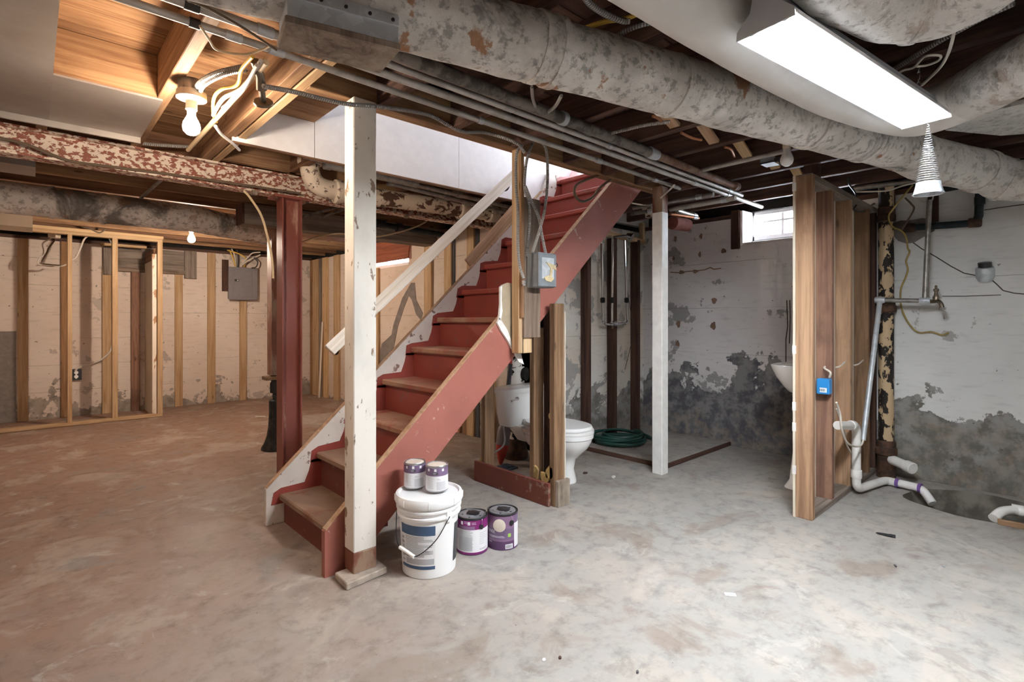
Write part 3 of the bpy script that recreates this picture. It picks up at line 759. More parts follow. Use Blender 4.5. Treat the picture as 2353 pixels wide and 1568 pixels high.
# ---------------------------------------------------------------- framing beside the toilet
fx = 2.36
tf = thing('stud_partition', 'stripped stud frame with a maroon board along its foot beside the toilet', 'partition', (fx + .04, 2.5, 0))
yA = [onx(u, 1000, fx).y for u in (1097, 1262)]
plank('kick_board', (fx - .02, 2.20, .072), (fx - .02, 2.93, .072), .142, .022, 'board_maroon', tf, (0, 0, 1))
for u, z1, mt, z0 in ((1110, None, 'stud_brown', 0), (1222, None, 'stud_brown', 0), (1268, None, 'stud_brown', 0)):
    yy = onx(u, 1000, fx).y
    plank('stud', (fx + .045, yy, z0), (fx + .045, yy, bot(fx + .045) - .012 if u < 1200 else 1.10 if u < 1250 else 1.25), .09, .042, mt, tf, (1, 0, 0))
yy = onx(1268, 1000, fx).y
plank('end_stud', (fx + .06, yy - .035, 0), (fx + .06, yy - .035, .16), .11, .028, 'wood_weathered', tf, (1, 0, 0))
plank('back_stud', (fx + .16, 2.36, .0), (fx + .16, 2.36, 1.25), .04, .09, 'stud_dark', tf, (1, 0, 0))
for u, v, s in ((1228, 1085, .045), (1250, 1098, .035), (1262, 1090, .04), (1107, 1060, .03), (1266, 958, .022)):
    c = onx(u, v, fx + .0)
    pts = [c + V((0, s * k * math.cos(a), s * k * math.sin(a))) for a, k in [(2 * math.pi * i / 9, .7 + .5 * random.random()) for i in range(9)]]
    MB().prism(pts, (.015, .006, .004)).build('torn_insulation', 'insulation', tf, smooth=0)
MB().box((fx + .086, yy - .03, .16), (fx + .093, yy - .02, 1.2)).build('paint_edge', 'drywall_cream', tf, smooth=0)

# post with the electrical box, hung from the stair header
hx, hy = 2.085, 2.19
hp = thing('hanging_stud', 'short stud with a dark board hung from the ceiling in front of the stairs', 'stud', (hx, hy, .95))
e = onz(1200, 345, JB)
plank('stud', (hx + .0, hy + .025, .955), (hx + .0, hy + .025, 2.14), .04, .06, 'pine', hp, (1, 0, 0))
plank('block', (hx + .048, hy + .025, .955), (hx + .048, hy + .025, 1.06), .08, .06, 'pine_pale', hp, (1, 0, 0))
plank('dark_board', (hx + .075, hy - .012, 1.045), (hx + .075, hy - .012, 1.86), .135, .022, 'board_brown', hp, (1, 0, 0))
plank('edge_strip', (hx - .003, hy - .012, 1.16), (hx - .003, hy - .012, 2.14), .026, .02, 'pine_orange', hp, (1, 0, 0))
eb = thing('electrical_box', 'grey steel switch box with yellowed glue on its cover, on the hanging board', 'electrical box', (hx + .1, hy - .07, 1.33))
bx0, bx1, by0, by1, bz0, bz1 = hx + .025, hx + .165, hy - .115, hy - .024, 1.335, 1.535
MB().box((bx0, by0, bz0), (bx1, by1, bz1)).build('case', 'box_grey', eb, smooth=0, bevel=.004)
MB().box((bx0 - .004, by0 - .012, bz0 + .004), (bx1 + .004, by0 + .002, bz1 - .004)).build('cover', 'box_grey', eb, smooth=0, bevel=.004)
MB().box((bx0 + .02, by0 - .0135, bz0 + .05), (bx1 - .02, by0 - .011, bz1 - .03)).build('cover_recess', 'galvanised', eb, smooth=0)
cz = (bz0 + bz1) / 2
gl = MB()
gl.prism([(bx0 + .05, by0 - .018, cz + .045), (bx1 - .008, by0 - .018, cz + .028), (bx1 - .003, by0 - .018, cz + .002), (bx0 + .105, by0 - .018, cz + .012), (bx0 + .098, by0 - .018, cz - .035), (bx0 + .115, by0 - .018, cz - .05), (bx0 + .09, by0 - .018, cz - .068), (bx0 + .05, by0 - .018, cz - .062), (bx0 + .035, by0 - .018, cz - .045), (bx0 + .06, by0 - .018, cz - .034), (bx0 + .082, by0 - .018, cz - .03), (bx0 + .088, by0 - .018, cz + .012)], (0, .006, 0))
gl.build('glue_patch', 'glue', eb, smooth=0)
MB().tube([V((bx1 + .01 + .014 * math.cos(a), by0, cz + .035 + .012 * math.sin(a))) for a in [2 * math.pi * i / 12 for i in range(13)]], .003, 6).build('ring', 'dark_steel', eb)
# torn drywall scrap between rail and post
ds = MB(); yy = SY0 - .012
ds.prism([ony(u, v, yy) for u, v in ((1152, 656), (1166, 650), (1184, 652), (1186, 812), (1178, 806), (1170, 782), (1160, 762), (1147, 745), (1152, 720), (1150, 690))], (0, .011, 0))
tag(ds.build('drywall_scrap', 'paper_tan', smooth=0), 'torn tan drywall scrap with broken white edge between stair rail and hanging stud', 'drywall scrap')
ed = MB()
ed.prism([ony(u, v, yy - .003) for u, v in ((1143, 742), (1148, 730), (1153, 738), (1166, 758), (1176, 785), (1184, 812), (1176, 800), (1164, 778), (1152, 760))], (0, .014, 0))
o = ed.build('gypsum_edge', 'gypsum', bpy.data.objects['drywall_scrap'], smooth=0)
ed = MB(); ed.prism([ony(u, v, yy - .003) for u, v in ((1150, 660), (1154, 656), (1153, 690), (1155, 715), (1151, 738), (1147, 735), (1150, 700))], (0, .014, 0)); ed.build('gypsum_edge', 'gypsum', bpy.data.objects['drywall_scrap'], smooth=0)
ed = MB(); ed.prism([ony(u, v, 2.259) for u, v in ((1182, 810), (1197, 814), (1204, 838), (1192, 832), (1186, 820))], (0, .008, 0))
ed.build('hanging_paper', 'gypsum', bpy.data.objects['drywall_scrap'], smooth=0)

# ---------------------------------------------------------------- right partition with the blue box
rp = thing('stud_wall', 'open stud wall with cream drywall on its far face, blue switch box fixed on', 'partition', (3.9, 1.08, 0))
PY0, PY1 = 1.03, 1.12
plank('sole_plate', (3.28, 1.075, .02), (4.69, 1.075, .02), .09, .04, 'wood_grey', rp, (0, 1, 0))
plank('top_plate', (3.28, 1.075, 1.97), (4.69, 1.075, 1.97), .09, .04, 'wood_grey', rp, (0, 1, 0))
plank('stud', (3.30, 1.075, 0.0), (3.30, 1.075, 1.985), .092, .042, 'stud_fir', rp, (0, 1, 0))
for u, v, mt in ((1913, 1147, 'stud_fir_red'), (1959, 1117, 'stud_fir'), (1988, 1085, 'stud_brown'), (2012, 1060, 'stud_dark')):
    xx = onz(u, v, .04).x
    plank('stud', (min(xx, 4.66), 1.075, .038), (min(xx, 4.66), 1.075, 1.952), .09, .042, mt, rp, (0, 1, 0))
MB().box((3.275, PY1, .0), (4.69, PY1 + .013, 1.99)).build('drywall_sheet', 'drywall_cream', rp, smooth=0)
for z in (.25, .5, .62, .95, 1.9): MB().box((3.271, PY1 - .004, z), (3.279, PY1 + .015, z + .05)).build('crumbled_edge', 'gypsum', rp, smooth=0)
sb = thing('switch_box', 'blue plastic electrical box with a white barcode sticker on a stud', 'electrical box', (3.30, 1.04, .72))
c = onz(1890, 892, .76); bx = 3.272
ys = onx(1874, 890, 3.25).y, onx(1903, 890, 3.25).y
xx = onz(1913, 1147, .04).x - .03
p0 = onx(1876, 870, xx - .06); p1 = onx(1905, 908, xx - .06)
MB().box((xx - .06, p1.y, p1.z), (xx, p0.y, p0.z)).build('box', 'plastic_blue', sb, smooth=0, bevel=.004)
MB().box((xx - .061, p1.y + .012, p1.z + .012), (xx - .0598, p0.y - .018, p1.z + .04)).build('sticker', 'sticker', sb, smooth=0)
for k in range(6): MB().box((xx - .0615, p1.y + .022 + .005 * k, p1.z + .018), (xx - .0606, p1.y + .024 + .005 * k + .001 * (k % 2), p1.z + .034)).build('barcode_bar', 'print_dark', sb, smooth=0)
q = onx(1906, 868, xx - .03); q2 = onx(1896, 842, xx + .01)
tag(MB().tube(spline([q2 + V((.02, 0, 0)), q2 + V((-.03, -.005, -.01)), onx(1908, 856, xx - .05), q], 6), .006, 8).build('box_cable', 'cable_white'), 'short white cable bending out of a stud hole into the blue box', 'cable')
# ---------------------------------------------------------------- toilet
tx, ty = 2.80, 2.93
tl = thing('toilet', 'white two-piece toilet with closed lid behind the open studs', 'toilet', (tx, 2.6, 0))
def rsec(cx, cy, hx, hy, z, p=4.0, n=28):
    out = []
    for i in range(n):
        a = 2 * math.pi * i / n; ca, sa = math.cos(a), math.sin(a)
        out.append(V((cx + hx * math.copysign(abs(ca) ** (2/p), ca), cy + hy * math.copysign(abs(sa) ** (2/p), sa), z)))
    return out
def loft(secs, cap=True):
    n = len(secs[0]); vs = [p for s in secs for p in s]; fs = []
    for j in range(len(secs) - 1):
        for i in range(n): fs.append((j*n + i, j*n + (i+1) % n, (j+1)*n + (i+1) % n, (j+1)*n + i))
    if cap: fs += [tuple(range(n))[::-1], tuple(range((len(secs)-1)*n, len(secs)*n))]
    return MB().add(vs, fs)
loft([rsec(tx, ty, .15, .07, .335), rsec(tx, ty, .19, .085, .35), rsec(tx, ty, .215, .095, .45), rsec(tx, ty, .228, .10, .60)]).build('tank', 'porcelain', tl)
loft([rsec(tx, ty, .236, .108, .598), rsec(tx, ty, .24, .112, .61), rsec(tx, ty, .238, .11, .632), rsec(tx, ty, .20, .085, .642)]).build('tank_lid', 'porcelain', tl)
lv = MB().lathe([(.014, 0), (.016, .012), (.012, .02)], (tx - .15, ty - .098, .565), (0, -1, 0), 12).build('flush_lever', 'chrome', tl)
MB().tube([(tx - .15, ty - .117, .565), (tx - .185, ty - .12, .56), (tx - .215, ty - .12, .553)], [.006, .007, .009], 8).build('lever_arm', 'chrome', lv)
cyb = 2.56                                     # centre of the bowl
secs = []
for z, hx, y0_, y1_ in ((0.0, .10, 2.40, 2.80), (.02, .10, 2.40, 2.80), (.10, .088, 2.42, 2.76), (.18, .088, 2.40, 2.76), (.22, .11, 2.36, 2.80), (.27, .15, 2.31, 2.83), (.32, .172, 2.285, 2.84), (.345, .178, 2.28, 2.85), (.352, .186, 2.27, 2.86), (.385, .188, 2.268, 2.86)):
    secs.append(rsec(tx, (y0_ + y1_) / 2, hx, (y1_ - y0_) / 2, z * .925, 2.3))
loft(secs).build('bowl', 'porcelain', tl)
loft([rsec(tx, 2.80, .12, .10, .25, 3), rsec(tx, 2.86, .15, .11, .34, 3), rsec(tx, 2.86, .15, .11, .36, 3)]).build('tank_shelf', 'porcelain', tl)
loft([rsec(tx, 2.545, .186, .275, .357, 2.3), rsec(tx, 2.545, .19, .279, .365, 2.3), rsec(tx, 2.545, .188, .277, .38, 2.3)]).build('seat', 'seat_white', tl)
loft([rsec(tx, 2.55, .182, .268, .382, 2.3), rsec(tx, 2.55, .186, .272, .39, 2.3), rsec(tx, 2.55, .178, .262, .406, 2.3), rsec(tx, 2.55, .10, .16, .412, 2.3)]).build('seat_lid', 'seat_white', tl)
for s in (-1, 1): MB().lathe([(.014, 0), (.014, .05)], (tx + s * .075, 2.815, .355), seg=10).build('hinge', 'seat_white', tl)
MB().tube(spline([(tx - .17, ty + .02, .34), (tx - .2, ty - .02, .22), (tx - .22, ty + .1, .12)], 6), .007, 8).build('supply_hose', 'galvanised', tl)

# drain stack behind the toilet
b = onz(1185, 1052, 0)
ds_ = thing('drain_stack', 'cast iron drain stack with black and white flaking paint behind the toilet', 'pipe', b)
MB().tube([b, b + V((0, 0, 1.0)), b + V((0, 0, 1.93))], .052, 18).build('stack', 'stack_white', ds_)
MB().lathe([(.10, 0), (.105, .03), (.09, .10), (.07, .14), (.055, .16)], b, seg=20).build('base_hub', 'rust_iron', ds_)
MB().lathe([(.07, 0), (.075, .02), (.075, .12), (.07, .14)], b + V((0, 0, .62)), seg=20).build('hub', 'stack_white', ds_)
MB().lathe([(.055, 0), (.055, .03)], b + V((.03, -.06, .70)), (.4, -1, 0), 14).build('cleanout_plug', 'cast_black', ds_)
gp = MB().tube([b + V((.14, -.08, 0)), b + V((.14, -.08, 1.5))], .016, 10)
tag(gp.build('water_riser', 'galv_pipe'), 'thin galvanised riser pipe next to the flaking drain stack', 'pipe')

# long-handled tool leaning by the stack
t0 = onz(1152, 1068, 0); t0 = V((t0.x, t0.y + .01, 0))
tool = thing('garden_tool', 'red and grey long-handled tool leaning beside the drain stack', 'garden tool', t0)
ax = (V((.145, .01, 1.0))).normalized()
def at(h): return t0 + ax * h
MB().lathe([(.012, 0), (.03, .05), (.05, .12), (.052, .16)], at(.0), ax, 14).build('red_head', 'tool_red', tool)
MB().lathe([(.052, .155), (.053, .20), (.050, .28), (.04, .30), (.012, .31)], at(.0), ax, 14).build('grey_housing', 'tool_grey', tool)
MB().tube([at(.30), at(.62)], .012, 10).build('shaft', 'tool_red', tool)
MB().tube([at(.62), at(.80)], .018, 10).build('grip', 'tool_dark', tool)
MB().tube([at(.78), at(1.0)], .013, 10).build('shaft_end', 'tool_red', tool)
hp_ = at(.22); MB().tube([hp_, hp_ + V((.06, -.05, .06)), hp_ + V((.12, -.08, .12))], .010, 8).build('side_handle', 'tool_grey', tool)
c = onz(1165, 1072, .01)
MB().box((c.x - .05, c.y - .07, .0), (c.x + .05, c.y + .06, .012)).box((c.x - .03, c.y - .04, .012), (c.x + .03, c.y + .03, .018)).build('floor_tray', 'tray_blue', smooth=0)
tag(bpy.data.objects['floor_tray'], 'small dark blue flat tray lying on the floor behind the maroon board', 'tray')

# green hose coil
hc = onz(1405, 1020, .035); hc = V((3.93, 2.83, .035))
path = []; turns = 7
for i in range(turns * 28 + 1):
    a = 2 * math.pi * i / 28; k = i / 28
    r = .19 + .035 * math.sin(k * 1.7) + .012 * (k % 2)
    path.append(V((hc.x + r * math.cos(a) + .02 * math.sin(k * 2.1), hc.y + r * math.sin(a) + .03 * math.cos(k * 1.3), .048 + .011 * k + .006 * math.sin(a * 1.5))))
path += spline([path[-1], V((hc.x + .1, hc.y - .22, .12)), V((hc.x + .25, hc.y - .2, .06)), V((hc.x + .3, hc.y - .08, .048))], 6)[1:]
tag(MB().tube(path, .0115, 8).build('garden_hose', 'hose'), 'dark green garden hose coiled on the raised shower slab', 'hose')

# shower valve piping on the plaster wall
sv = thing('shower_pipes', 'three vertical shower supply pipes joining a valve on the plaster wall', 'pipework', (4.15, YB - .12, .95))
py_ = YB - .11
pts = {k: [ony(u, v, py_) for u, v in L] for k, L in {'a': ((1382, 560), (1385, 690), (1386, 738)), 'b': ((1408, 545), (1407, 690), (1407, 742)), 'c': ((1435, 552), (1440, 690), (1442, 738))}.items()}
for k, L in pts.items():
    MB().tube(L, .011, 10).build('riser', 'chrome', sv)
    d = (L[2] - L[0]).normalized()
    MB().lathe([(.012, 0), (.022, .008), (.022, .045), (.012, .053)], L[1] - d * .026, d, 8).build('union', 'cast_black', sv)
MB().tube(fillet([pts['a'][2], ony(1388, 744, py_), ony(1396, 746, py_), ony(1438, 744, py_), pts['c'][2]], .02), .013, 10).build('cross_pipe', 'chrome', sv)
c = ony(1407, 744, py_); MB().lathe([(.02, -.02), (.026, 0), (.026, .04), (.018, .05)], c + V((.0, -.01, 0)), (1, 0, 0), 12).build('valve_body', 'chrome', sv)
MB().lathe([(.008, 0), (.010, .045)], c + V((0, 0, -.05)), (0, 0, 1), 8).build('valve_stem', 'brass_dull', sv)
c = ony(1440, 540, py_); MB().lathe([(.02, 0), (.04, .05), (.042, .06)], c, (.3, -.8, -.5), 14).build('shower_head', 'chrome', sv)
MB().tube([pts['b'][0], ony(1424, 543, py_), ony(1437, 543, py_)], .010, 8).build('shower_arm', 'chrome', sv)
tag(MB().tube(spline([ony(1443, 570, py_ + .04), ony(1440, 650, py_ + .04), ony(1450, 720, py_ + .04), ony(1456, 760, py_ + .06), ony(1448, 800, py_ + .06), ony(1436, 850, py_ + .07)], 6), .003, 6).build('thin_cord', 'cable_black'), 'thin dark cord hanging beside the shower pipes', 'cord')

# pedestal sink behind the stud wall
sx_, sy_ = 3.90, 1.50
c = onx(1765, 850, 4.0)
sk = thing('pedestal_sink', 'white pedestal sink half hidden behind the open stud wall', 'sink', (3.90, 1.30, 0))
kx, ky = 3.90, 1.30
zt = .84
secs = [rsec(kx, ky, .06, .07, zt - .19, 2.2), rsec(kx, ky, .12, .10, zt - .15, 2.2), rsec(kx, ky, .19, .14, zt - .08, 2.3), rsec(kx, ky, .225, .16, zt - .02, 2.5), rsec(kx, ky, .235, .165, zt, 2.5),
        rsec(kx, ky, .225, .155, zt + .004, 2.5), rsec(kx, ky, .19, .13, zt - .005, 2.4), rsec(kx, ky, .15, .10, zt - .08, 2.2), rsec(kx, ky, .04, .04, zt - .12, 2)]
loft(secs).build('basin', 'porcelain', sk)
loft([rsec(kx, ky - .03, .12, .12, 0, 3), rsec(kx, ky - .03, .09, .09, .05, 3), rsec(kx, ky - .03, .06, .065, .3, 3), rsec(kx, ky - .03, .07, .075, zt - .15, 3)]).build('pedestal', 'porcelain', sk)

# ---------------------------------------------------------------- plumbing at the side wall
wx = XR - .19
b = onz(2033, 1078, 0); b = V((XR - .10, onx(2036, 900, XR - .10).y, 0))
stk = thing('soil_stack', 'cast iron soil stack with peeling tan and black paint at the wall corner', 'pipe', b)
MB().tube([b, b + V((0, 0, 1.0)), b + V((0, 0, 2.12))], .048, 18).build('stack', 'stack_flaking', stk)
for z, r in ((.16, .068), (1.20, .064), (1.86, .06)): MB().lathe([(.05, 0), (r, .01), (r, .05), (r - .008, .06), (r - .008, .10), (.05, .11)], b + V((0, 0, z)), seg=20).build('hub', 'rust_iron', stk)
MB().lathe([(.06, 0), (.055, .16)], b, seg=18).build('foot', 'rust_iron', stk)
pl = plank('upper_board', b + V((.02, .0, 1.90)), b + V((.02, .0, JB)), .10, .03, 'stud_dark', stk, (0, 1, 0))
cs = thing('capped_stub', 'white plastic stub with round cap out of the soil stack foot', 'pipe', b + V((-.1, -.1, .06)))
d = V((-.55, -.80, -.10)).normalized()
MB().tube([b + V((-.02, -.03, .14)), b + V((-.02, -.03, .14)) + d * .15], .034, 16).build('stub', 'pvc', cs)
MB().lathe([(.041, 0), (.041, .05), (.036, .055)], b + V((-.02, -.03, .14)) + d * .13, d, 18).build('cap', 'pvc', cs)
# galvanised water line with a tap
wl = thing('water_line', 'galvanised water pipe with a brass tap and sloping outlet pipe', 'pipework', (wx, .85, 1.28))
Pa, Pb = onx(2022, 690, wx), onx(2125, 692, wx)
MB().tube([Pa, Pb], .016, 12).build('cross_pipe', 'galv_pipe', wl)
MB().tube([Pb, onx(2136, 460, wx)], .016, 12).build('drop_pipe', 'galv_pipe', wl)
MB().lathe([(.022, -.03), (.026, -.02), (.026, .02), (.022, .03)], Pb, (0, 1, 0), 12).build('tee', 'galvanised', wl)
MB().lathe([(.02, -.03), (.026, -.01), (.026, .02), (.02, .03)], Pa, (0, 1, 0), 12).build('elbow', 'galvanised', wl)
tp = MB().tube(spline([Pb, onx(2143, 693, wx), onx(2155, 692, wx - .02), onx(2162, 698, wx - .04), onx(2166, 710, wx - .05)], 5), [.014] * 10 + [.013] * 11, 10).build('tap', 'brass_dull', wl)
c = onx(2151, 690, wx - .01)
MB().lathe([(.018, 0), (.02, .02), (.012, .035), (.010, .055), (.016, .065), (.016, .075), (.006, .08), (.008, .095), (.003, .10)], c, seg=12).build('tap_handle', 'brass_dull', tp)
MB().lathe([(.018, 0), (.02, .015)], onx(2166, 712, wx - .05), seg=10).build('spout_ring', 'galv_pipe', tp)
pe = onz(1985, 1015, .24); pe = ony(1983, 1012, .99)
MB().tube([Pa, V((pe.x, pe.y, pe.z))], .017, 12).build('slant_pipe', 'galvanised', wl)
# white waste pipe
wp = thing('waste_pipe', 'white plastic waste pipe running along the floor into the drain pit', 'pipe', (4.0, .95, 0))
r_ = .026
P = [ony(1925, 978, .985), ony(1968, 978, .985)]
P.append(V((P[1].x, .985, .04)))
zl = .035
P += [onz(2028, 1106, zl), onz(2040, 1105, zl), onz(2105, 1120, zl), onz(2122, 1128, .02), onz(2143, 1158, -.04)]
MB().tube(fillet(P, .06, 6), r_, 14).build('pipe_run', 'pvc', wp)
for i, off in ((1, .0), (2, .0)):
    d = (P[i] - P[i-1]).normalized(); MB().lathe([(r_ + .004, 0), (r_ + .006, .005), (r_ + .006, .05), (r_ + .003, .055)], P[i] - d * .13, d, 16).build('coupling', 'pvc', wp)
d = (P[5] - P[4]).normalized(); MB().lathe([(r_ + .005, 0), (r_ + .005, .02)], P[4] + d * .05, d, 16).build('primer_band', 'pvc_primer', wp)
MB().lathe([(r_ + .005, 0), (r_ + .005, .015)], P[4] + d * .18, d, 16).build('primer_band', 'pvc_primer', wp)
p2 = thing('waste_elbow', 'white plastic pipe elbow emptying over the near rim of the pit', 'pipe', onz(2320, 1185, 0))
P = [onz(2283, 1192, .02), onz(2300, 1176, .05), onz(2330, 1172, .05), onz(2400, 1185, .05)]
MB().tube(fillet(P, .06, 6), r_, 14).build('pipe_run', 'pvc', p2)
d = (P[3] - P[2]).normalized(); MB().lathe([(r_ + .006, 0), (r_ + .006, .05)], P[2] - d * .01, d, 16).build('coupling', 'pvc', p2)
tag(plank('wood_scrap', onz(2292, 1199, .014), onz(2375, 1214, .014), .03, .022, 'stud_brown', None, (0, 0, 1)), 'splintered brown wood scrap lying under the pipe elbow', 'wood scrap')
# black gas pipe
bp = thing('black_pipe', 'black iron pipe with rusty elbows turning up along the side wall', 'pipe', (XR - .06, .6, 1.78))
gx = XR - .06
P = [onx(2080, 527, gx + .05), onx(2086, 524, gx), onx(2238, 513, gx), onx(2249, 500, gx), onx(2252, 420, gx)]
MB().tube(fillet(P, .04, 5), .024, 14).build('pipe_run', 'black_pipe', bp)
for u, v in ((2090, 524), (2240, 512)):
    q = onx(u, v, gx); MB().lathe([(.026, -.035), (.032, -.025), (.032, .03), (.026, .035)], q, (0, 1, .05), 14).build('fitting', 'rust_iron', bp)
MB().lathe([(.028, 0), (.028, .05)], onx(2251, 470, gx), seg=14).build('coupling', 'black_pipe', bp)
tag(MB().tube([onx(2150, 437, gx + .0), onx(2236, 421, gx + .0)], .026, 12).build('overhead_pipe', 'black_pipe'), 'black overhead pipe passing behind the wrapped elbow duct', 'pipe')
plank('wall_nailer', (XR - .012, onx(2145, 480, XR).y, 1.84), (XR - .012, onx(2145, 480, XR).y, JB), .06, .025, 'stud_dark', wall_pit, (0, 1, 0))
# flue cap set in the wall
c = onx(2264, 628, XR)
vf = thing('wall_socket', 'round grey metal fitting with dark open top set in the cracked wall', 'wall fitting', c)
MB().lathe([(.035, -.055), (.048, -.03), (.05, .02), (.047, .035), (.04, .04)], c + V((-.015, 0, 0)), (-.25, 0, 1), 18).build('cup', 'galvanised', vf)
MB().lathe([(.034, .03), (.036, .07), (.03, .072)], c + V((-.018, 0, 0)), (-.25, 0, 1), 14).build('black_neck', 'lid_black', vf)
# loose yellow cable on the wall
yx = XR - .02
tag(MB().tube(spline([onx(u, v, XR - .165 if v < 560 else yx) for u, v in ((2098, 425), (2085, 440), (2052, 480), (2042, 500), (2052, 522), (2070, 530), (2082, 545), (2086, 570), (2090, 580), (2082, 600), (2086, 620), (2080, 640), (2070, 665), (2070, 700), (2080, 730), (2095, 752), (2112, 765), (2140, 763), (2165, 770), (2180, 764))], 5), .006, 7).build('loose_cable', 'yellow_wire'), 'loose yellowish cable dangling down the cracked wall', 'cable')
tag(MB().tube(spline([onx(u, v, XR - .115) for u, v in ((2072, 528), (2090, 500), (2100, 480), (2095, 470), (2080, 455))], 5), .006, 7).build('cut_cable', 'cable_brown'), 'cut brown cable end with bared yellow wires above the pipe patch', 'cable')
tag(MB().tube(spline([onx(u, v, yx - .03) for u, v in ((2110, 425), (2105, 450), (2120, 464), (2140, 462), (2146, 445))], 5), .005, 7).build('looped_cable', 'cable_white'), 'white cable loop hanging behind the spring cone', 'cable')
tag(MB().tube(spline([ony(u, v, 1.05) for u, v in ((1948, 408), (1952, 425), (1966, 445), (1968, 470), (1962, 482), (1985, 486), (2005, 470), (2012, 468))], 5), .006, 7).build('top_cable', 'cable_black'), 'black cable looping over the top plate of the open stud wall', 'cable')
tag(MB().tube(spline([onx(u, v, 4.45) for u, v in ((1962, 441), (2010, 440), (2040, 438), (2075, 427), (2112, 418))], 5), .006, 7).build('joist_cable', 'cable_white'), 'white cable running along the pipe above the soil stack', 'cable')
pp_ = MB().tube([onx(1962, 434, 4.48), onx(2130, 412, 4.48)], .018, 12).build('joist_pipe', 'galv_pipe'); tag(pp_, 'galvanised pipe under the joists above the soil stack', 'pipe')
# cables on the stud wall
tag(MB().tube(spline([ony(u, v, .945) for u, v in ((1922, 925), (1930, 950), (1934, 985), (1945, 1015), (1962, 1026), (1978, 1024), (1984, 1012))], 6), .006, 7).build('drooping_cable', 'cable_white'), 'white cable drooping from the stud wall to the sloping pipe foot', 'cable')
tag(MB().tube(spline([ony(u, v, 1.02) for u, v in ((1922, 940), (1940, 990), (1945, 1020), (1955, 1040), (1962, 1052))], 6), .005, 7).build('tagged_cable', 'cable_white'), 'white cable with blue printing hanging inside the stud wall', 'cable')
for u, v, u2, v2, lb in ((1920, 845, 1942, 832, 'short white cable threaded into the stud next to the blue box'), (1962, 840, 1983, 828, 'short white cable threaded into the stud beside the sloping pipe')):
    tag(MB().tube(spline([ony(u, v, 1.03), ony((u+u2)/2, (v+v2)/2 + 3, 1.015), ony(u2, v2, 1.03)], 5), .005, 7).build('threaded_cable', 'cable_white'), lb, 'cable', 'cables through the inner studs')
# ---------------------------------------------------------------- ducts
def dpath(P, step=.05):
    out = []
    for i in range(len(P) - 1):
        a, b = V(P[i]), V(P[i+1]); n = max(1, int((b - a).length / step))
        out += [a.lerp(b, k / n) for k in range(n)]
    return out + [V(P[-1])]
dk1 = lambda x, z=2.01: V((x, 1.175 - .27 * (x - 1.14), z))
d1 = thing('wrapped_duct', 'long round duct in rust-spotted grey asbestos wrap crossing below the joists', 'duct', dk1(1.6, 1.9))
MB().tube(dpath([dk1(-.95), dk1(3.40)]), .104, 32, jit=.006, jf=7).build('duct_run', 'duct_asbestos', d1)
for x in (1.16, 1.22, 1.72, 2.5, 2.9): MB().tube([dk1(x), dk1(x + .022)], .109, 32, jit=.005).build('wrap_seam', 'duct_wrap', d1)
E1 = [dk1(3.30), dk1(3.48, 1.995), onz(2272, 398, 1.96), onz(2320, 415, 1.92), V((4.10, .02, 1.90)), V((4.25, -.4, 1.9))]
MB().tube(dpath(spline(E1, 8), .04), .112, 28, jit=.007).build('elbow', 'duct_wrap', d1)
MB().tube(dpath([dk1(3.36), V((3.9, .42, 2.02)), V((4.4, .33, 2.02))]), .085, 24, jit=.005).build('branch', 'duct_wrap', d1)
for t in (14, 22): 
    L = dpath(spline(E1, 8), .04); MB().tube(L[t:t+2], .119, 28, jit=.005).build('wrap_seam', 'duct_wrap', d1)
# takeoff box: tin sides, plank bottom
bc = [onz(u, v, 1.845) for u, v in ((636, 112), (655, 51), (921, 117), (874, 170))]
MB().prism(bc, (0, 0, .02)).build('takeoff_board', 'wood_weathered', d1, smooth=0, bevel=.003)
cc = sum(bc, V()) / 4
inn = [p.lerp(cc, .04) for p in bc]
MB().prism([p + V((0, 0, .018)) for p in inn], (0, 0, .075)).build('takeoff_box', 'galvanised', d1, smooth=0)
a_, b_ = inn[1], inn[2]; nn = V((0, 0, 1)).cross(b_ - a_).normalized()
if nn.dot(a_ - cc) < 0: nn = -nn
MB().prism([a_ + V((0, 0, .062)), b_ + V((0, 0, .062)), b_ + V((0, 0, .084)), a_ + V((0, 0, .084))], nn * .006).build('tin_flange', 'galvanised', d1, smooth=0)
for k in range(5):
    q = a_.lerp(b_, .06 + .22 * k) + V((0, 0, .073)) + nn * .006
    MB().lathe([(.005, 0), (.004, .004)], q, nn, 8).build('screw', 'dark_steel', d1)
z2 = 2.0
P2 = [V((-.9, .78, z2)), V((.6, .74, z2))] + [onz(u, v, z2) for u, v in ((1700, 80), (1900, 200))] + [V((2.50, .535, z2))]
d2 = thing('painted_duct', 'smooth off-white painted duct running behind the fluorescent light', 'duct', V((1.6, .68, 1.9)))
Pc = P2 + [V((2.68, .45, z2)), V((2.62, .30, z2)), V((2.42, .10, z2)), V((1.9, -.5, z2)), V((1.3, -1.2, z2))]
sp = dpath(spline(Pc, 8), .04)
MB().tube(sp, .092, 30, jit=.002, jf=5).build('duct_run', 'duct_paint', d2)
L = [i for i, p in enumerate(sp) if p.x > 2.6]
MB().tube(sp[L[-1]:L[-1] + 14], .096, 30, jit=.004).build('wrapped_bend', 'duct_wrap', d2)
d3 = thing('wrapped_duct', 'short bulging canvas-wrapped duct bend above the fluorescent light', 'duct', V((1.6, .35, 1.9)))
P3 = [V((.3, .44, 2.022)), V((1.2, .42, 2.022)), V((1.60, .39, 2.022)), V((1.80, .30, 2.022)), V((1.74, .14, 2.022)), V((1.3, -.32, 2.022)), V((.9, -.9, 2.022))]
MB().tube(dpath(spline(P3, 8), .04), .10, 30, jit=.008, jf=5).build('duct_run', 'duct_wrap', d3)
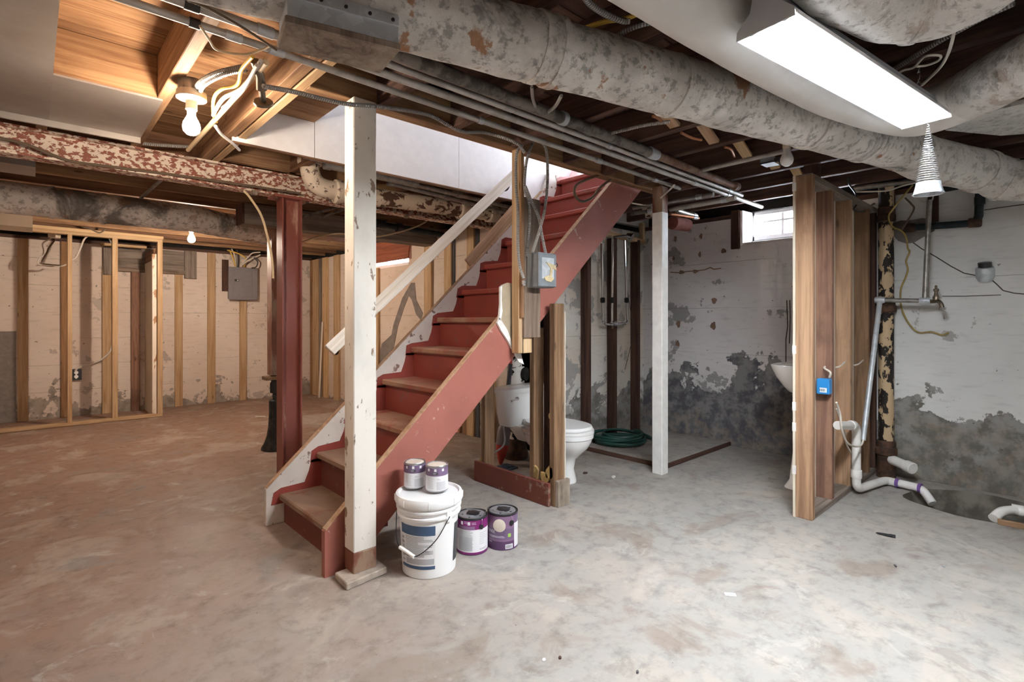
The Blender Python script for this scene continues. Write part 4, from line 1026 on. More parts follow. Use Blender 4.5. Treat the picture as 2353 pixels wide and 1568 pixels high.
for sl in (20, 34): 
    L3 = dpath(spline(P3, 8), .04); MB().tube(L3[sl:sl+2], .107, 28, jit=.006).build('wrap_seam', 'duct_wrap', d3)
dl = thing('sooty_duct', 'sooty grey wrapped duct running above the furred wall', 'duct', V((.4, 5.1, 1.86)))
PL = [V((-1.1, 5.05, 2.0)), V((1.0, 5.06, 2.0)), V((1.70, 5.36, 1.99))]
MB().tube(dpath(PL), .110, 28, jit=.006).build('duct_run', 'duct_sooty', dl)
for t in (.24, .38): 
    q = PL[0].lerp(PL[1], t + .33); MB().tube([q, q + V((.03, .001, 0))], .117, 28, jit=.005).build('wrap_seam', 'duct_sooty', dl)
# sheet metal under the joists
sm = thing('sheet_metal_pan', 'dull sheet metal pan nailed under the joists near the bare bulb', 'sheet metal', V((-.2, 2.8, 2.13)))
MB().box((-1.16, .9, 2.131), (.065, 3.44, 2.1395)).build('pan', 'pan_metal', sm, smooth=0)
MB().box((.065, 2.785, 2.131), (.435, 3.44, 2.1395)).build('pan', 'pan_metal', sm, smooth=0)
MB().box((-1.16, 3.425, 2.10), (.435, 3.44, 2.132)).build('pan_lip', 'pan_metal', sm, smooth=0)
tag(MB().prism([onz(u, v, 2.115) for u, v in ((2172, 300), (2250, 262), (2353, 238), (2480, 250), (2470, 300), (2300, 312))], (0, 0, .02)).build('flat_duct', 'duct_white', smooth=0), 'flat grey sheet metal pan between the duct elbow and the joists', 'sheet metal')
q = onz(75, 418, 2.0)
MB().box((XL, 4.03, 2.02), (.02, 4.30, 2.135)).build('tin_box', 'pan_metal', smooth=0); tag(bpy.data.objects['tin_box'], 'plain tin box duct beside the steel beam', 'duct')
q = ony(75, 500, 6.0); MB().box((XL, 6.0, 1.93), (q.x, 6.35, 2.13)).build('soffit_box', 'drywall_cream', smooth=0); tag(bpy.data.objects['soffit_box'], 'cream soffit box under the joists by the furred wall', 'soffit')

# ---------------------------------------------------------------- conduits and pipes under the ceiling
def pipe(name, pts, r, mat, label, cat='pipe', seg=12, fil=0, bands=(), bmat='cable_black', br=.003, sp=0):
    P = fillet(pts, fil) if fil else (spline(pts, sp) if sp else [V(p) for p in pts])
    c = P[len(P)//2]
    if not bands:
        o = MB().tube(P, r, seg).build(name, mat); return tag(o, label, cat)
    t = thing(name, label, cat, c)
    MB().tube(P, r, seg).build('pipe_run', mat, t)
    for b in bands:
        q = V(pts[0]).lerp(V(pts[-1]), b[0]); d = (V(pts[-1]) - V(pts[0])).normalized()
        MB().tube([q, q + d * b[1]], r + br, seg).build('coupling', b[2] if len(b) > 2 else bmat, t)
    return t
zc = 2.10
pipe('conduit', [(-.05, 1.915, zc), (3.45, 1.955, zc)], .013, 'conduit', 'thin steel conduit nearest the stair header', bands=((.12, .03, 'cable_black'), (.15, .05, 'galvanised'), (.19, .05, 'galvanised'), (.46, .03, 'galvanised'), (.72, .05, 'galvanised'), (.9, .04, 'galvanised')))
pipe('conduit', [(-.05, 1.815, zc), (4.5, 1.80, zc - .005)], .016, 'conduit', 'longer steel conduit that reaches the bright window', bands=((.085, .04, 'cable_black'), (.13, .05, 'galvanised'), (.15, .05, 'galvanised'), (.75, .03, 'galvanised'), (.86, .05, 'galvanised')))
pipe('conduit', [(.62, 1.735, zc), (4.0, 1.745, zc)], .013, 'conduit', 'bright steel conduit running beside the dark iron pipe', bands=((.5, .03, 'galvanised'), (.93, .05, 'galvanised')))
pipe('iron_pipe', [(.35, 1.665, 2.108), (2.62, 1.665, 2.108)], .027, 'old_pipe', 'dark iron pipe strapped under the joists beside the conduits', bands=((.66, .03, 'galvanised'), (.99, .06, 'galvanised')), br=.006)
pipe('iron_pipe', [(2.64, 1.665, 2.108), (3.74, 1.665, 2.105)], .024, 'rusty_pipe', 'rusty brown length of iron pipe ending near the window', bands=((.0, .04, 'galvanised'), (.95, .05, 'rusty_pipe')), br=.006)
pipe('conduit', [onz(1597, 395, 2.115), onz(1805, 347, 2.115)], .014, 'conduit', 'short conduit leading to the unlit globe bulb')
for k, (u0, v0, u1, v1, z, r, mt, lb) in enumerate(((1455, 478, 1640, 447, 2.06, .017, 'galv_pipe', 'upper galvanised pipe crossing behind the red-topped post'), (1540, 482, 1690, 455, 2.04, .02, 'conduit', 'thick grey pipe meeting the conduits by the window'),
        (1450, 492, 1500, 484, 2.0, .016, 'old_pipe', 'old grey pipe stub just under the red stair board'), (1540, 492, 1605, 502, 1.995, .013, 'copper', 'dull copper pipe behind the white gloss post'), (1555, 484, 1600, 497, 2.05, .02, 'galv_pipe', 'galvanised union ending above the plaster wall'))):
    pipe('water_pipe', [onz(u0, v0, z), onz(u1, v1, z)], r, mt, lb, bands=((.8, .05, 'galvanised'),))
q = onz(1490, 480, 2.05); MB().lathe([(.03, -.04), (.035, -.03), (.035, .03), (.03, .04)], q, (0, 1, 0), 12).lathe([(.025, -.07), (.03, 0)], q, seg=12).build('pipe_tee', 'iron_flaking'); tag(bpy.data.objects['pipe_tee'], 'crusty white pipe tee beside the upper end of the red stair board', 'pipe fitting')
tag(MB().tube([onz(1545, 512, 1.93), onz(1580, 518, 1.93)], [.055, .05], 14).build('clay_pipe', 'brick_red'), 'reddish clay pipe end in the wall gap behind the gloss post', 'pipe')
# overhead bulb-side plumbing
pipe('supply_pipe', [onz(612, 143, 2.07), onz(432, 345, 2.09)], .011, 'cable_cream', 'thin cream painted pipe sloping across beside the lit bulb')
vt = onz(598, 175, 2.06); vv = thing('gate_valve', 'old brass gate valve with a round handle hanging below the conduit', 'valve', vt)
d = (onz(604, 228, 2.0) - vt).normalized()
MB().tube([onz(585, 140, 2.09), vt, vt + d * .05], [.016, .016, .02], 12).build('body', 'brass_dull', vv)
MB().tube([vt + d * .04, vt + d * .10], .012, 10).build('stem', 'brass_dull', vv)
MB().lathe([(.032, 0), (.036, .004), (.036, .012), (.03, .016)], vt + d * .095, d, 16).build('handle', 'brass_dull', vv)
# cast iron waste line with elbow
ci = thing('cast_iron_pipe', 'cast iron waste pipe with an elbow and flaking cream paint behind the post', 'pipe', (2.2, 3.45, 1.96))
cy = 3.42; zc_ = 2.035
e0 = ony(712, 372, cy); e1 = ony(780, 440, cy)
MB().tube(fillet([V((e0.x, cy, 2.30)), V((e0.x, cy, e1.z)), V((e0.x + .5, cy, e1.z))], .13, 8), .062, 20).build('elbow', 'iron_crackle', ci)
MB().tube([V((e0.x + .3, cy, e1.z)), V((3.10, cy, e1.z + .04))], .062, 20).build('pipe_run', 'iron_flaking', ci)
for x, r in ((e0.x + .16, .08), (2.55, .078), (2.86, .076)): MB().lathe([(.064, 0), (r, .01), (r, .05), (r - .006, .07), (.066, .10)], (x, cy, e1.z + .04 * (x - 1.7) / 1.4), (1, 0, .03), 20).build('hub', 'iron_crackle', ci)
MB().lathe([(.075, 0), (.078, .02), (.074, .06)], (e0.x, cy, e1.z + .14), seg=20).build('hub', 'iron_crackle', ci)
for u0, v0, u1, v1, y, r, lb in ((890, 420, 1168, 490, 3.30, .016, 'thin grey pipe with an elbow just above the cast iron pipe'), (940, 422, 1178, 478, 3.24, .016, 'thin grey pipe tucked under the white drywall edge'), (745, 378, 960, 425, 3.22, .025, 'thick grey pipe half hidden under the white drywall')):
    pipe('water_pipe', [ony(u0, v0, y) , ony(u1, v1, y)], r, 'galv_pipe', lb, bands=((.0, .04, 'galv_pipe'), (.42, .05, 'galv_pipe')), br=.006)
pipe('drain_pipe', [(XF - .9, 4.45, 2.05), (XF + .0, 4.45, 2.02)], .03, 'black_pipe', 'black plastic drain pipe under the joists behind the handrail', bands=((.05, .09, 'lid_black'), (.3, .05, 'lid_black')), br=.014)
pipe('water_pipe', [ony(690, 500, 4.4), ony(795, 470, 4.1)], .012, 'old_pipe', 'thin dark pipe angled behind the red steel column', bands=((.1, .04, 'old_pipe'),))
pipe('water_pipe', [ony(735, 500, 4.5), ony(800, 478, 4.2)], .012, 'old_pipe', 'second thin dark pipe parallel behind the red steel column', bands=((.1, .04, 'old_pipe'),))
pipe('hanger_rod', [onz(372, 412, 2.12), onz(322, 457, 2.12)], .012, 'galv_pipe', 'grey rod fixed across the joist bottoms above the sooty duct')

# ---------------------------------------------------------------- cables
def cable(name, pts, r, mat, label, n=6, cat='cable'):
    return tag(MB().tube(spline(pts, n), r, 8).build(name, mat), label, cat)
cable('armoured_cable', [ony(u, v, y) for u, v, y in ((605, 198, 2.06), (680, 212, 2.12), (790, 238, 2.14), (870, 245, 2.14), (980, 263, 2.19), (1030, 288, 2.19), (1065, 303, 2.19), (1120, 306, 2.19), (1185, 328, 2.10), (1205, 350, 2.10))], .0095, 'bx_cable', 'armoured cable stapled along the stair header past the white post')
cable('armoured_cable', [ony(u, v, 3.63) for u, v in ((-120, 235), (0, 257), (70, 278), (130, 290), (190, 297), (250, 310), (330, 330), (440, 338))], .0095, 'bx_cable', 'armoured cable lying along the top of the steel beam')
cable('round_cable', [ony(u, v, 3.642) for u, v in ((-100, 305), (0, 318), (60, 332), (120, 356), (170, 372), (260, 384), (400, 402), (560, 425), (690, 445))], .008, 'cable_brown', 'brown cable draped along the web of the steel beam')
by_ = hy - .05
cable('armoured_cable', [ony(u, v, by_) for u, v in ((1203, 330), (1187, 355), (1186, 430), (1190, 480), (1190, 560), (1194, 610), (1203, 640))], .0085, 'bx_cable', 'armoured cable curving into the lower side of the grey switch box')
cable('armoured_cable', [ony(u, v, by_ + .022) for u, v in ((1225, 325), (1210, 370), (1205, 430), (1214, 460), (1217, 500), (1213, 555), (1210, 590))], .0085, 'bx_cable', 'armoured cable dropping straight to the switch box top')
cable('armoured_cable', [ony(u, v, by_ - .022) for u, v in ((1207, 428), (1220, 460), (1238, 500), (1245, 540), (1255, 588))], .0085, 'bx_cable', 'armoured cable slanting to the far corner of the switch box top')
cable('white_cable', [ony(u, v, by_ - .044) for u, v in ((1235, 318), (1255, 345), (1258, 420), (1250, 490), (1235, 545), (1224, 580))], .0085, 'bx_white', 'pale cable bowing out and down to the switch box top')
MB().lathe([(.013, 0), (.014, .02), (.009, .03)], ony(1204, 645, by_), (0, 0, -1), 10).build('cable_connector', 'chrome'); tag(bpy.data.objects['cable_connector'], 'shiny cable connector on the side of the grey switch box', 'cable fitting')
cable('looped_cable', [ony(u, v, 2.235) for u, v in ((1388, 398), (1350, 412), (1325, 425), (1320, 445), (1335, 463), (1360, 455), (1380, 430), (1405, 410), (1412, 392))], .009, 'cable_brown', 'brown cable loop hanging in front of the upper stair treads')
cable('armoured_cable', [onz(u, v, 2.11) for u, v in ((1335, -20), (1355, 8), (1390, 32), (1430, 48), (1448, 48))], .010, 'bx_cable', 'grey armoured cable entering a joist above the wrapped duct')
cable('yellow_cable', [onz(u, v, 2.12) for u, v in ((1525, -10), (1490, 18), (1440, 42), (1390, 50), (1335, 68))], .008, 'cable_yellow', 'yellow flat cable crossing the dark joist bay')
cable('armoured_cable', [onz(u, v, 2.115) for u, v in ((1590, 40), (1530, 48), (1480, 55), (1440, 70), (1405, 92))], .009, 'bx_cable', 'armoured cable passing under the painted duct into the joist bay')
cable('armoured_cable', [onz(u, v, 2.115) for u, v in ((1330, 305), (1380, 310), (1430, 300), (1480, 288), (1540, 280))], .009, 'bx_cable', 'armoured cable sagging between joists below the wrapped duct')
cable('white_cable', [onz(u, v, 2.1) for u, v in ((1222, 200), (1225, 230), (1236, 260))], .007, 'bx_white', 'short pale cable dropping beside the strapped iron pipe')
cable('white_cable', [onz(u, v, 2.1) for u, v in ((1290, 220), (1275, 245), (1250, 265))], .008, 'bx_white', 'pale cable slanting from the wrapped duct to the iron pipe')
for P, lb in ((((1500, 267), (1512, 272), (1520, 280)), 'short orange tube end just under the wrapped duct'), (((1565, 305), (1590, 317), (1612, 322)), 'straight orange tube end beside a bridging block'), (((1665, 338), (1680, 343), (1688, 360)), 'orange tube end hooking downward near the globe bulb conduit')):
    tag(MB().tube(spline([onz(u, v, 2.12) for u, v in P], 5), .007, 8).build('tube_scrap', 'copper'), lb, 'tube', 'orange tube ends in the joists')
cable('white_cable', [onz(u, v, 2.05) for u, v in ((1452, 467), (1490, 472), (1510, 462), (1535, 440), (1550, 425))], .006, 'cable_white', 'white cable stretched in front of the red-topped post')
cable('white_cable', [ony(u, v, 3.635) for u, v in ((560, 438), (575, 455), (600, 495), (615, 545), (625, 595), (628, 640))], .008, 'cable_cream', 'cream cable curving down in front of the red jack post')
cable('white_cable', [ony(u, v, 4.3) for u, v in ((685, 560), (730, 545), (780, 537), (860, 545), (930, 530), (970, 515), (985, 503))], .007, 'cable_cream', 'cream cable sagging under the joists behind the white post')
# cables around the lit bulb
for k, (P, mt, r, lb) in enumerate(((((555, 155), (500, 168), (460, 190), (445, 220)), 'bx_cable', .011, 'armoured cable arching into the lit bulb holder'), (((565, 160), (515, 172), (470, 195), (455, 222)), 'bx_cable', .009, 'thinner armoured cable arching beside the bulb holder'),
    (((580, 130), (555, 160), (545, 195), (510, 205), (492, 225), (490, 260), (497, 280)), 'cable_yellow', .007, 'yellow cable bent in a wave beside the lit bulb'), (((600, 140), (560, 200), (515, 225), (497, 250), (490, 265)), 'cable_white', .008, 'white cable hugging the joist beside the lit bulb'),
    (((590, 150), (560, 205), (530, 235), (512, 248)), 'cable_white', .007, 'shorter white cable ending near the lit bulb'), (((460, 60), (480, 90), (500, 115), (560, 125), (600, 115), (620, 105)), 'cable_cream', .004, 'thin cream cord slung between the two conduits'),
    (((430, 0), (480, 20), (560, 65), (635, 115)), 'cable_brown', .004, 'thin dark wire running under the conduits to the duct'), (((495, 290), (510, 310), (535, 330), (550, 345)), 'cable_white', .007, 'loose white cable end below the lit bulb'))):
    cable('bulb_cable', [onz(u, v, 2.105 - .012 * k) for u, v in P], r, mt, lb)

# ---------------------------------------------------------------- lamps
def bulb(name, c, label, lit, stem=0.0, glow='bulb_glow'):
    t = thing(name, label, 'light bulb', c)
    if stem: MB().tube([c + V((0, 0, .075)), c + V((0, 0, .075 + stem))], .008, 8).build('stem', 'galv_pipe', t)
    MB().lathe([(.055, .128), (.056, .10), (.04, .098), (.03, .09)], c, seg=24).build('holder_dish', 'ceramic', t)
    MB().lathe([(.045, .175), (.05, .17), (.05, .128), (.045, .125)], c, seg=24).build('box', 'galv_pipe', t)
    MB().lathe([(.022, .10), (.022, .055), (.017, .05), (.016, .03)], c, seg=18).build('socket', 'ceramic', t)
    MB().lathe([(.014, .035), (.02, .02), (.030, .0), (.033, -.018), (.030, -.034), (.018, -.047), (.004, -.051)], c, seg=20).build('bulb', glow if lit else 'bulb_off', t)
    return t
k1 = onz(440, 283, 1.97)
bulb('bare_bulb', k1, 'lit bare bulb in a cream ceramic holder beside the sheet metal pan', True, glow='bulb_dim')
k2 = ony(440, 546, 5.93)
bulb('bare_bulb', k2, 'lit bare bulb under the joists just beyond the sooty duct', True, glow='bulb_bright')
k3 = onz(1808, 362, 2.05)
t3 = thing('globe_bulb', 'unlit white globe bulb hanging from the dark joists near the window', 'light bulb', k3)
MB().lathe([(.017, .06), (.02, .03), (.026, .015), (.033, -.005), (.034, -.02), (.028, -.037), (.014, -.047), (.003, -.049)], k3, seg=20).build('bulb', 'bulb_off', t3)
MB().lathe([(.022, .095), (.022, .055), (.018, .045)], k3, seg=16).build('socket', 'ceramic', t3)
q = onz(1770, 375, 2.10)
jbx = thing('junction_box', 'open grey junction box with loose wires on a joist near the globe bulb', 'electrical box', q)
MB().box((q.x - .05, q.y - .04, 2.09), (q.x + .05, q.y + .04, 2.098)).box((q.x - .05, q.y - .04, 2.09), (q.x - .045, q.y + .04, 2.14)).box((q.x + .045, q.y - .04, 2.09), (q.x + .05, q.y + .04, 2.14)).build('case', 'box_grey', jbx, smooth=0)
MB().tube(spline([q + V((-.03, -.02, 0)), q + V((0, -.045, -.01)), q + V((.03, -.03, .01))], 5), .004, 6).build('wire', 'cable_white', jbx)
# fluorescent shop light
fz = 1.885
fa, fb, fc, fd = [onz(u, v, fz) for u, v in ((1700, 100), (2080, 300), (2178, 262), (1822, 28))]
m0, m1 = (fa + fd) / 2, (fb + fc) / 2
ax_ = (m1 - m0).normalized(); sd = V((0, 0, 1)).cross(ax_).normalized(); hw = .5 * (((fa - fd).dot(sd)) + ((fb - fc).dot(sd))) / 2
if hw < 0: sd = -sd; hw = -hw
fl = thing('fluorescent_light', 'white twin-tube fluorescent shop light glowing under the ducts', 'ceiling light', (m0 + m1) / 2)
def fpt(t, s, z): return m0.lerp(m1, t) + sd * s + V((0, 0, z))
prof = [(-hw, 0), (-hw, .006), (-hw * .98, .016), (-hw * .45, .045), (-hw * .30, .05), (-hw * .22, .03), (-hw * .10, .022), (hw * .10, .022), (hw * .22, .03), (hw * .30, .05), (hw * .45, .045), (hw * .98, .016), (hw, .006), (hw, 0)]
inner_ = [fpt(0, s, z) for s, z in prof]; outer_ = [fpt(0, s, z + .003) for s, z in prof[::-1]]
MB().prism(inner_ + outer_, m1 - m0).build('reflector', 'reflector', fl, smooth=0)
MB().prism([fpt(0, s, z) for s, z in ((-.035, .052), (.035, .052), (.03, .085), (-.03, .085))], m1 - m0).build('housing', 'fixture_grey', fl, smooth=0)
for t, dlt in ((0, -.004), (1, .0)):
    MB().prism([fpt(t, s, z) + ax_ * dlt for s, z in ((-hw, -.002), (hw, -.002), (hw * .98, .02), (hw * .5, .055), (.032, .088), (-.032, .088), (-hw * .5, .055), (-hw * .98, .02))], ax_ * .004).build('end_plate', 'fixture_grey' if t == 0 else 'reflector', fl, smooth=0)
for s in (-1, 1):
    MB().tube([fpt(.02, s * hw * .55, .022), fpt(.98, s * hw * .55, .022)], .014, 14).build('tube', 'tube_glow', fl)
    for t in (.008, .992): MB().tube([fpt(t - .008, s * hw * .55, .022), fpt(t + .008, s * hw * .55, .022)], .017, 12).build('lamp_holder', 'plastic_white', fl)
for t in (.06, .94):
    for j in range(7):
        q = fpt(t, 0, .09 + .018 * j); a2 = ax_ if j % 2 else sd
        MB().tube([q + a2 * .006 * math.cos(w) + V((0, 0, .012 * math.sin(w))) for w in [2 * math.pi * i / 10 for i in range(11)]], .0015, 5).build('chain_link', 'chrome', fl)
cable('lamp_cord', [onz(u, v, 2.02) for u, v in ((2185, 42), (2192, 70), (2180, 120), (2160, 155), (2130, 185), (2118, 196))], .005, 'cable_white', 'white lamp cord hanging behind the fluorescent light')
cable('lamp_cord', [onz(u, v, 2.01) for u, v in ((2055, 175), (2075, 162), (2100, 155), (2125, 130), (2160, 128), (2155, 140), (2130, 150), (2105, 153))], .004, 'cable_white', 'folded white cord loop above the fluorescent light')
cable('armoured_cable', [onz(u, v, 2.12) for u, v in ((2330, 8), (2250, 45), (2150, 100), (2070, 150), (2030, 175))], .009, 'bx_cable', 'armoured cable running along the joist behind the lamp cord')
# spring cone
ap = fpt(.985, .0, -.004); ap = onz(2133, 284, fz - .003)
sg = thing('spring_cone', 'clear coiled spring cone hanging from the end of the fluorescent light', 'spring', ap + V((0, 0, -.27)))
Hc, N_ = .225, 26; path = []
for i in range(N_ * 14 + 1):
    f = i / (N_ * 14); a = 2 * math.pi * i / 14; rr = .002 + .036 * f
    path.append(ap + V((rr * math.cos(a), rr * math.sin(a), -Hc * f)))
MB().tube(path, .0008, 4).build('coil', 'clear_spring', sg)
MB().lathe([(.038, 0), (.040, -.015), (.047, -.040), (.049, -.041), (.049, -.044), (.045, -.044), (.037, -.012)], ap + V((0, 0, -Hc + .004)), seg=28).build('cup', 'clear_spring', sg)
# ---------------------------------------------------------------- paint bucket and cans
bc0 = onz(986, 1303, 0)
bk = thing('paint_bucket', 'large white plastic paint bucket with a blue-banded label by the stairs', 'bucket', bc0)
MB().lathe([(.118, 0), (.122, .003), (.128, .12), (.134, .245), (.136, .262), (.146, .264), (.147, .272), (.137, .276), (.138, .292), (.149, .294), (.15, .302), (.14, .306), (.141, .325), (.136, .33)], bc0, seg=56).build('body', 'plastic_white', bk)
ld = MB().lathe([(.143, .318), (.152, .316), (.156, .325), (.156, .345), (.151, .356), (.140, .358), (.134, .348), (.02, .347)], bc0, seg=56).build('lid', 'plastic_white', bk)
for k in range(8):
    a = 2 * math.pi * k / 8 + .2
    MB().box((.1555, -.0015, .32), (.1585, .0015, .35), Matrix.Translation(bc0) @ Matrix.Rotation(a, 4, 'Z')).build('lid_tab', 'plastic_white', ld, smooth=0)
sc2 = bc0 + V((.06, -.0, .348)); MB().lathe([(.045, 0), (.045, .004), (.03, .007)], bc0 + V((.085, .035, .346)), seg=20).build('spout_cap', 'plastic_white', ld)
fa_ = math.atan2(-bc0.y, -bc0.x)             # angle that faces the camera
def deg(d): return fa_ + math.radians(d)
rb = .1285
def conepatch(mb, c, rf, a0, a1, z0, z1, off=.0007, n=12):
    vs, fs = [], []; n = max(2, int(abs(a1 - a0) / math.radians(5)))
    for i in range(n + 1):
        a = a0 + (a1 - a0) * i / n
        for z in (z0, z1):
            r = rf(z) + off
            vs.append(c + V((r * math.cos(a), r * math.sin(a), z)))
    for i in range(n): fs.append((2*i, 2*i+2, 2*i+3, 2*i+1))
    return mb.add(vs, fs)
brf = lambda z: .122 + (.134 - .122) * z / .245
conepatch(MB(), bc0, brf, deg(-66), deg(12), .055, .238, .0005).build('label', 'label_white', bk)
conepatch(MB(), bc0, brf, deg(-66), deg(12), .196, .239, .0009).build('label_band', 'label_blue', bk)
conepatch(MB(), bc0, brf, deg(-66), deg(12), .045, .06, .0009).build('label_band', 'label_blue', bk)
conepatch(MB(), bc0, brf, deg(58), deg(95), .05, .225, .0009).build('label_side', 'print_dark', bk)
rnd = random.Random(3)
ln = MB()
for k in range(15):
    z = .188 - .0062 * k
    conepatch(ln, bc0, brf, deg(-52), deg(-52 + rnd.choice((30, 42, 58, 60))), z, z + .0026, .0010, 6)
ln.build('fine_print', 'print_grey', bk, smooth=0)
conepatch(MB(), bc0, brf, deg(-52), deg(10), .066, .092, .0010).build('fine_print', 'print_light', bk)
ln = MB()
for k in range(6): conepatch(ln, bc0, brf, deg(-65), deg(-56), .07 + .02 * k, .082 + .02 * k, .0010, 3)
ln.build('fine_print', 'print_light', bk, smooth=0)
for s in (38, -142):
    a = deg(s); MB().box((.135, -.014, .25), (.147, .014, .30), Matrix.Translation(bc0) @ Matrix.Rotation(a, 4, 'Z')).build('ear', 'plastic_white', bk, smooth=0)
e1, e2 = [bc0 + V((.148 * math.cos(deg(s)), .148 * math.sin(deg(s)), .272)) for s in (38, -92)]
gp0 = bc0 + V((.152 * math.cos(deg(-58)), .152 * math.sin(deg(-58)), .135)); gp1 = bc0 + V((.158 * math.cos(deg(-24)), .158 * math.sin(deg(-24)), .115))
hd = MB().tube(spline([e1, bc0 + V((.152 * math.cos(deg(10)), .152 * math.sin(deg(10)), .18)), gp1, gp0, bc0 + V((.15 * math.cos(deg(-80)), .15 * math.sin(deg(-80)), .17)), e2], 8), .0022, 6).build('bail', 'dark_steel', bk)
MB().tube([gp0, gp1], .0085, 12).build('grip', 'plastic_white', hd)

def can(name, c, r, h, label, kind, face, group=None):
    t = thing(name, label, 'paint can', c, group)
    al = lambda d: face + math.radians(d)
    rim_m = 'rim_metal' if kind == 'quart' else 'lid_black'
    MB().lathe([(r * .97, 0), (r, .002), (r, .005), (r * .985, .008), (r * .985, h - .008), (r * 1.0, h - .005), (r * 1.01, h - .001), (r * .99, h), (r * .9, h - .001), (r * .88, h - .007), (.002, h - .007)], c, seg=40).build('body', 'label_purple_dark' if kind != 'quart' else 'rim_metal', t)
    MB().lathe([(r * .985, h - .009), (r * 1.012, h - .005), (r * 1.012, h - .001), (r * .985, h + .001), (r * .9, h + .0005), (r * .87, h - .004)], c, seg=40, cap=False).build('rim', rim_m, t)
    rf = lambda z: r * .985
    P_ = lambda a0, a1, z0, z1, m, nm='label', off=.0006: conepatch(MB(), c, rf, al(a0), al(a1), z0 * h, z1 * h, off).build(nm, m, t)
    def lines(a0, a1s, z0, z1, n, m, seed):
        rn = random.Random(seed); mb = MB()
        for k in range(n):
            z = z1 - (z1 - z0) * k / n; conepatch(mb, c, rf, al(a0), al(a0 + rn.choice(a1s)), (z - .010) * h, z * h, .0012, 5)
        mb.build('fine_print', m, t, smooth=0)
    if kind == 'quart':
        MB().lathe([(r * .84, h - .006), (r * .84, h - .002), (r * .78, h - .001), (.002, h - .003)], c, seg=32).build('lid', 'paint_cream', t)
        P_(-180, 180, .04, .62, 'label_white'); P_(-180, 180, .62, .93, 'label_purple'); P_(-180, 180, .015, .05, 'label_mauve')
        P_(-25, 5, .68, .76, 'print_dark', 'logo', .001); lines(-22, (10, 16, 18), .67, .75, 2, 'label_white', 5)
        mb = MB()
        for a in (-45, -8, 32): conepatch(mb, c, rf, al(a - 6), al(a + 6), .80 * h, .90 * h, .001, 3)
        mb.build('icon', 'label_white', t, smooth=0)
        lines(-55, (30, 36, 40), .1, .58, 9, 'print_light', 1); lines(-2, (50, 54), .08, .40, 14, 'print_light', 2); lines(0, (12, 20), .44, .52, 2, 'print_grey', 4)
    else:
        MB().lathe([(r * .86, h - .006), (r * .86, h - .002), (r * .40, h - .002), (r * .38, h + .002), (r * .2, h + .003), (.002, h + .003)], c, seg=36).build('lid', 'lid_grey', t)
        MB().lathe([(r * .42, h - .003), (r * .42, h + .003), (r * .36, h + .005), (.002, h + .004)], c + V((.005, .0, 0)), seg=28).build('lid_plug', 'lid_black', t)
        for k in range(5):
            a = k * 1.25; MB().lathe([(.006, 0), (.005, .002)], c + V((r * .62 * math.cos(a), r * .62 * math.sin(a), h - .003)), seg=10).build('lid_spot', 'lid_black', t)
        if kind == 'magenta':
            P_(-180, 180, .05, .70, 'label_white'); P_(-180, 180, .70, .95, 'label_magenta'); P_(-180, 180, .015, .085, 'label_magenta', off=.0009)
            mb = MB()
            for a in (-40, -12): conepatch(mb, c, rf, al(a - 5), al(a + 5), .83 * h, .92 * h, .001, 3)
            mb.build('icon', 'label_white', t, smooth=0); lines(-30, (11, 12), .84, .92, 2, 'label_white', 8); lines(-2, (12, 16), .82, .90, 2, 'label_white', 9)
            P_(-55, 10, .71, .80, 'label_mauve', 'strip', .0009)
            lines(-58, (52, 56, 60), .50, .68, 6, 'print_light', 3); lines(-58, (58, 60), .12, .50, 20, 'print_light', 4); lines(28, (22, 30, 34), .25, .60, 7, 'print_light', 6); lines(28, (24, 32), .12, .17, 2, 'print_grey', 7)
        else:
            P_(-90, 48, .05, .60, 'label_purple'); P_(-90, 48, .60, .94, 'label_mauve'); P_(-90, 48, .015, .25, 'label_purple_dark', off=.0009); P_(-90, 48, .25, .30, 'label_mauve', off=.0009)
            P_(48, 150, .05, .72, 'label_white'); P_(48, 150, .72, .94, 'label_purple')
            P_(20, 32, .37, .47, 'label_green', 'badge', .0012)
            P_(10, 40, .04, .17, 'label_white', 'barcode', .0012)
            mb = MB()
            for k in range(9): conepatch(mb, c, rf, al(13 + 2.7 * k), al(13 + 2.7 * k + 1.0 + .6 * (k % 2)), .06 * h, .15 * h, .0016, 1)
            mb.build('barcode_bar', 'print_dark', t, smooth=0)
            lines(-62, (60, 66, 70), .34, .40, 2, 'label_white', 11); lines(-62, (16, 18), .2, .22, 1, 'label_white', 12)
            hull_text('DEFENSE', .020, 'label_white', lambda x, y: c + V(((rf(0) + .0014) * math.cos(al(-58) + x / r), (rf(0) + .0014) * math.sin(al(-58) + x / r), .48 * h + y)), t)
            a = al(-12); sn = V((math.cos(a), math.sin(a), 0))
            MB().lathe([(.032, 0), (.032, .002), (.03, .003)], c + sn * (r * .99) + V((0, 0, .70 * h)), sn, 24).build('colour_sticker', 'paint_cream', t)
        for s in (35, -145):
            a = al(s); MB().lathe([(.012, -.002), (.012, .006), (.008, .008)], c + V((math.cos(a), math.sin(a), 0)) * r * .98 + V((0, 0, h * .76)), (math.cos(a), math.sin(a), 0), 14).build('ear', 'lid_black', t)
        a1, a2 = al(35), al(-145)
        p1 = c + V((math.cos(a1), math.sin(a1), 0)) * (r + .005) + V((0, 0, h * .76)); p2 = c + V((math.cos(a2), math.sin(a2), 0)) * (r + .005) + V((0, 0, h * .76))
        ms = c + V((math.cos(al(-90 if kind != 'magenta' else 120)), math.sin(al(-90 if kind != 'magenta' else 120)), 0)) * r * 1.0 + V((0, 0, h + .006))
        MB().tube(spline([p1, p1 + V((0, 0, .035)) + (ms - p1) * .12, ms, p2 + V((0, 0, .035)) + (ms - p2) * .12, p2], 7), .0015, 6).build('bail', 'rim_metal', t)
    return t
zb = .3585
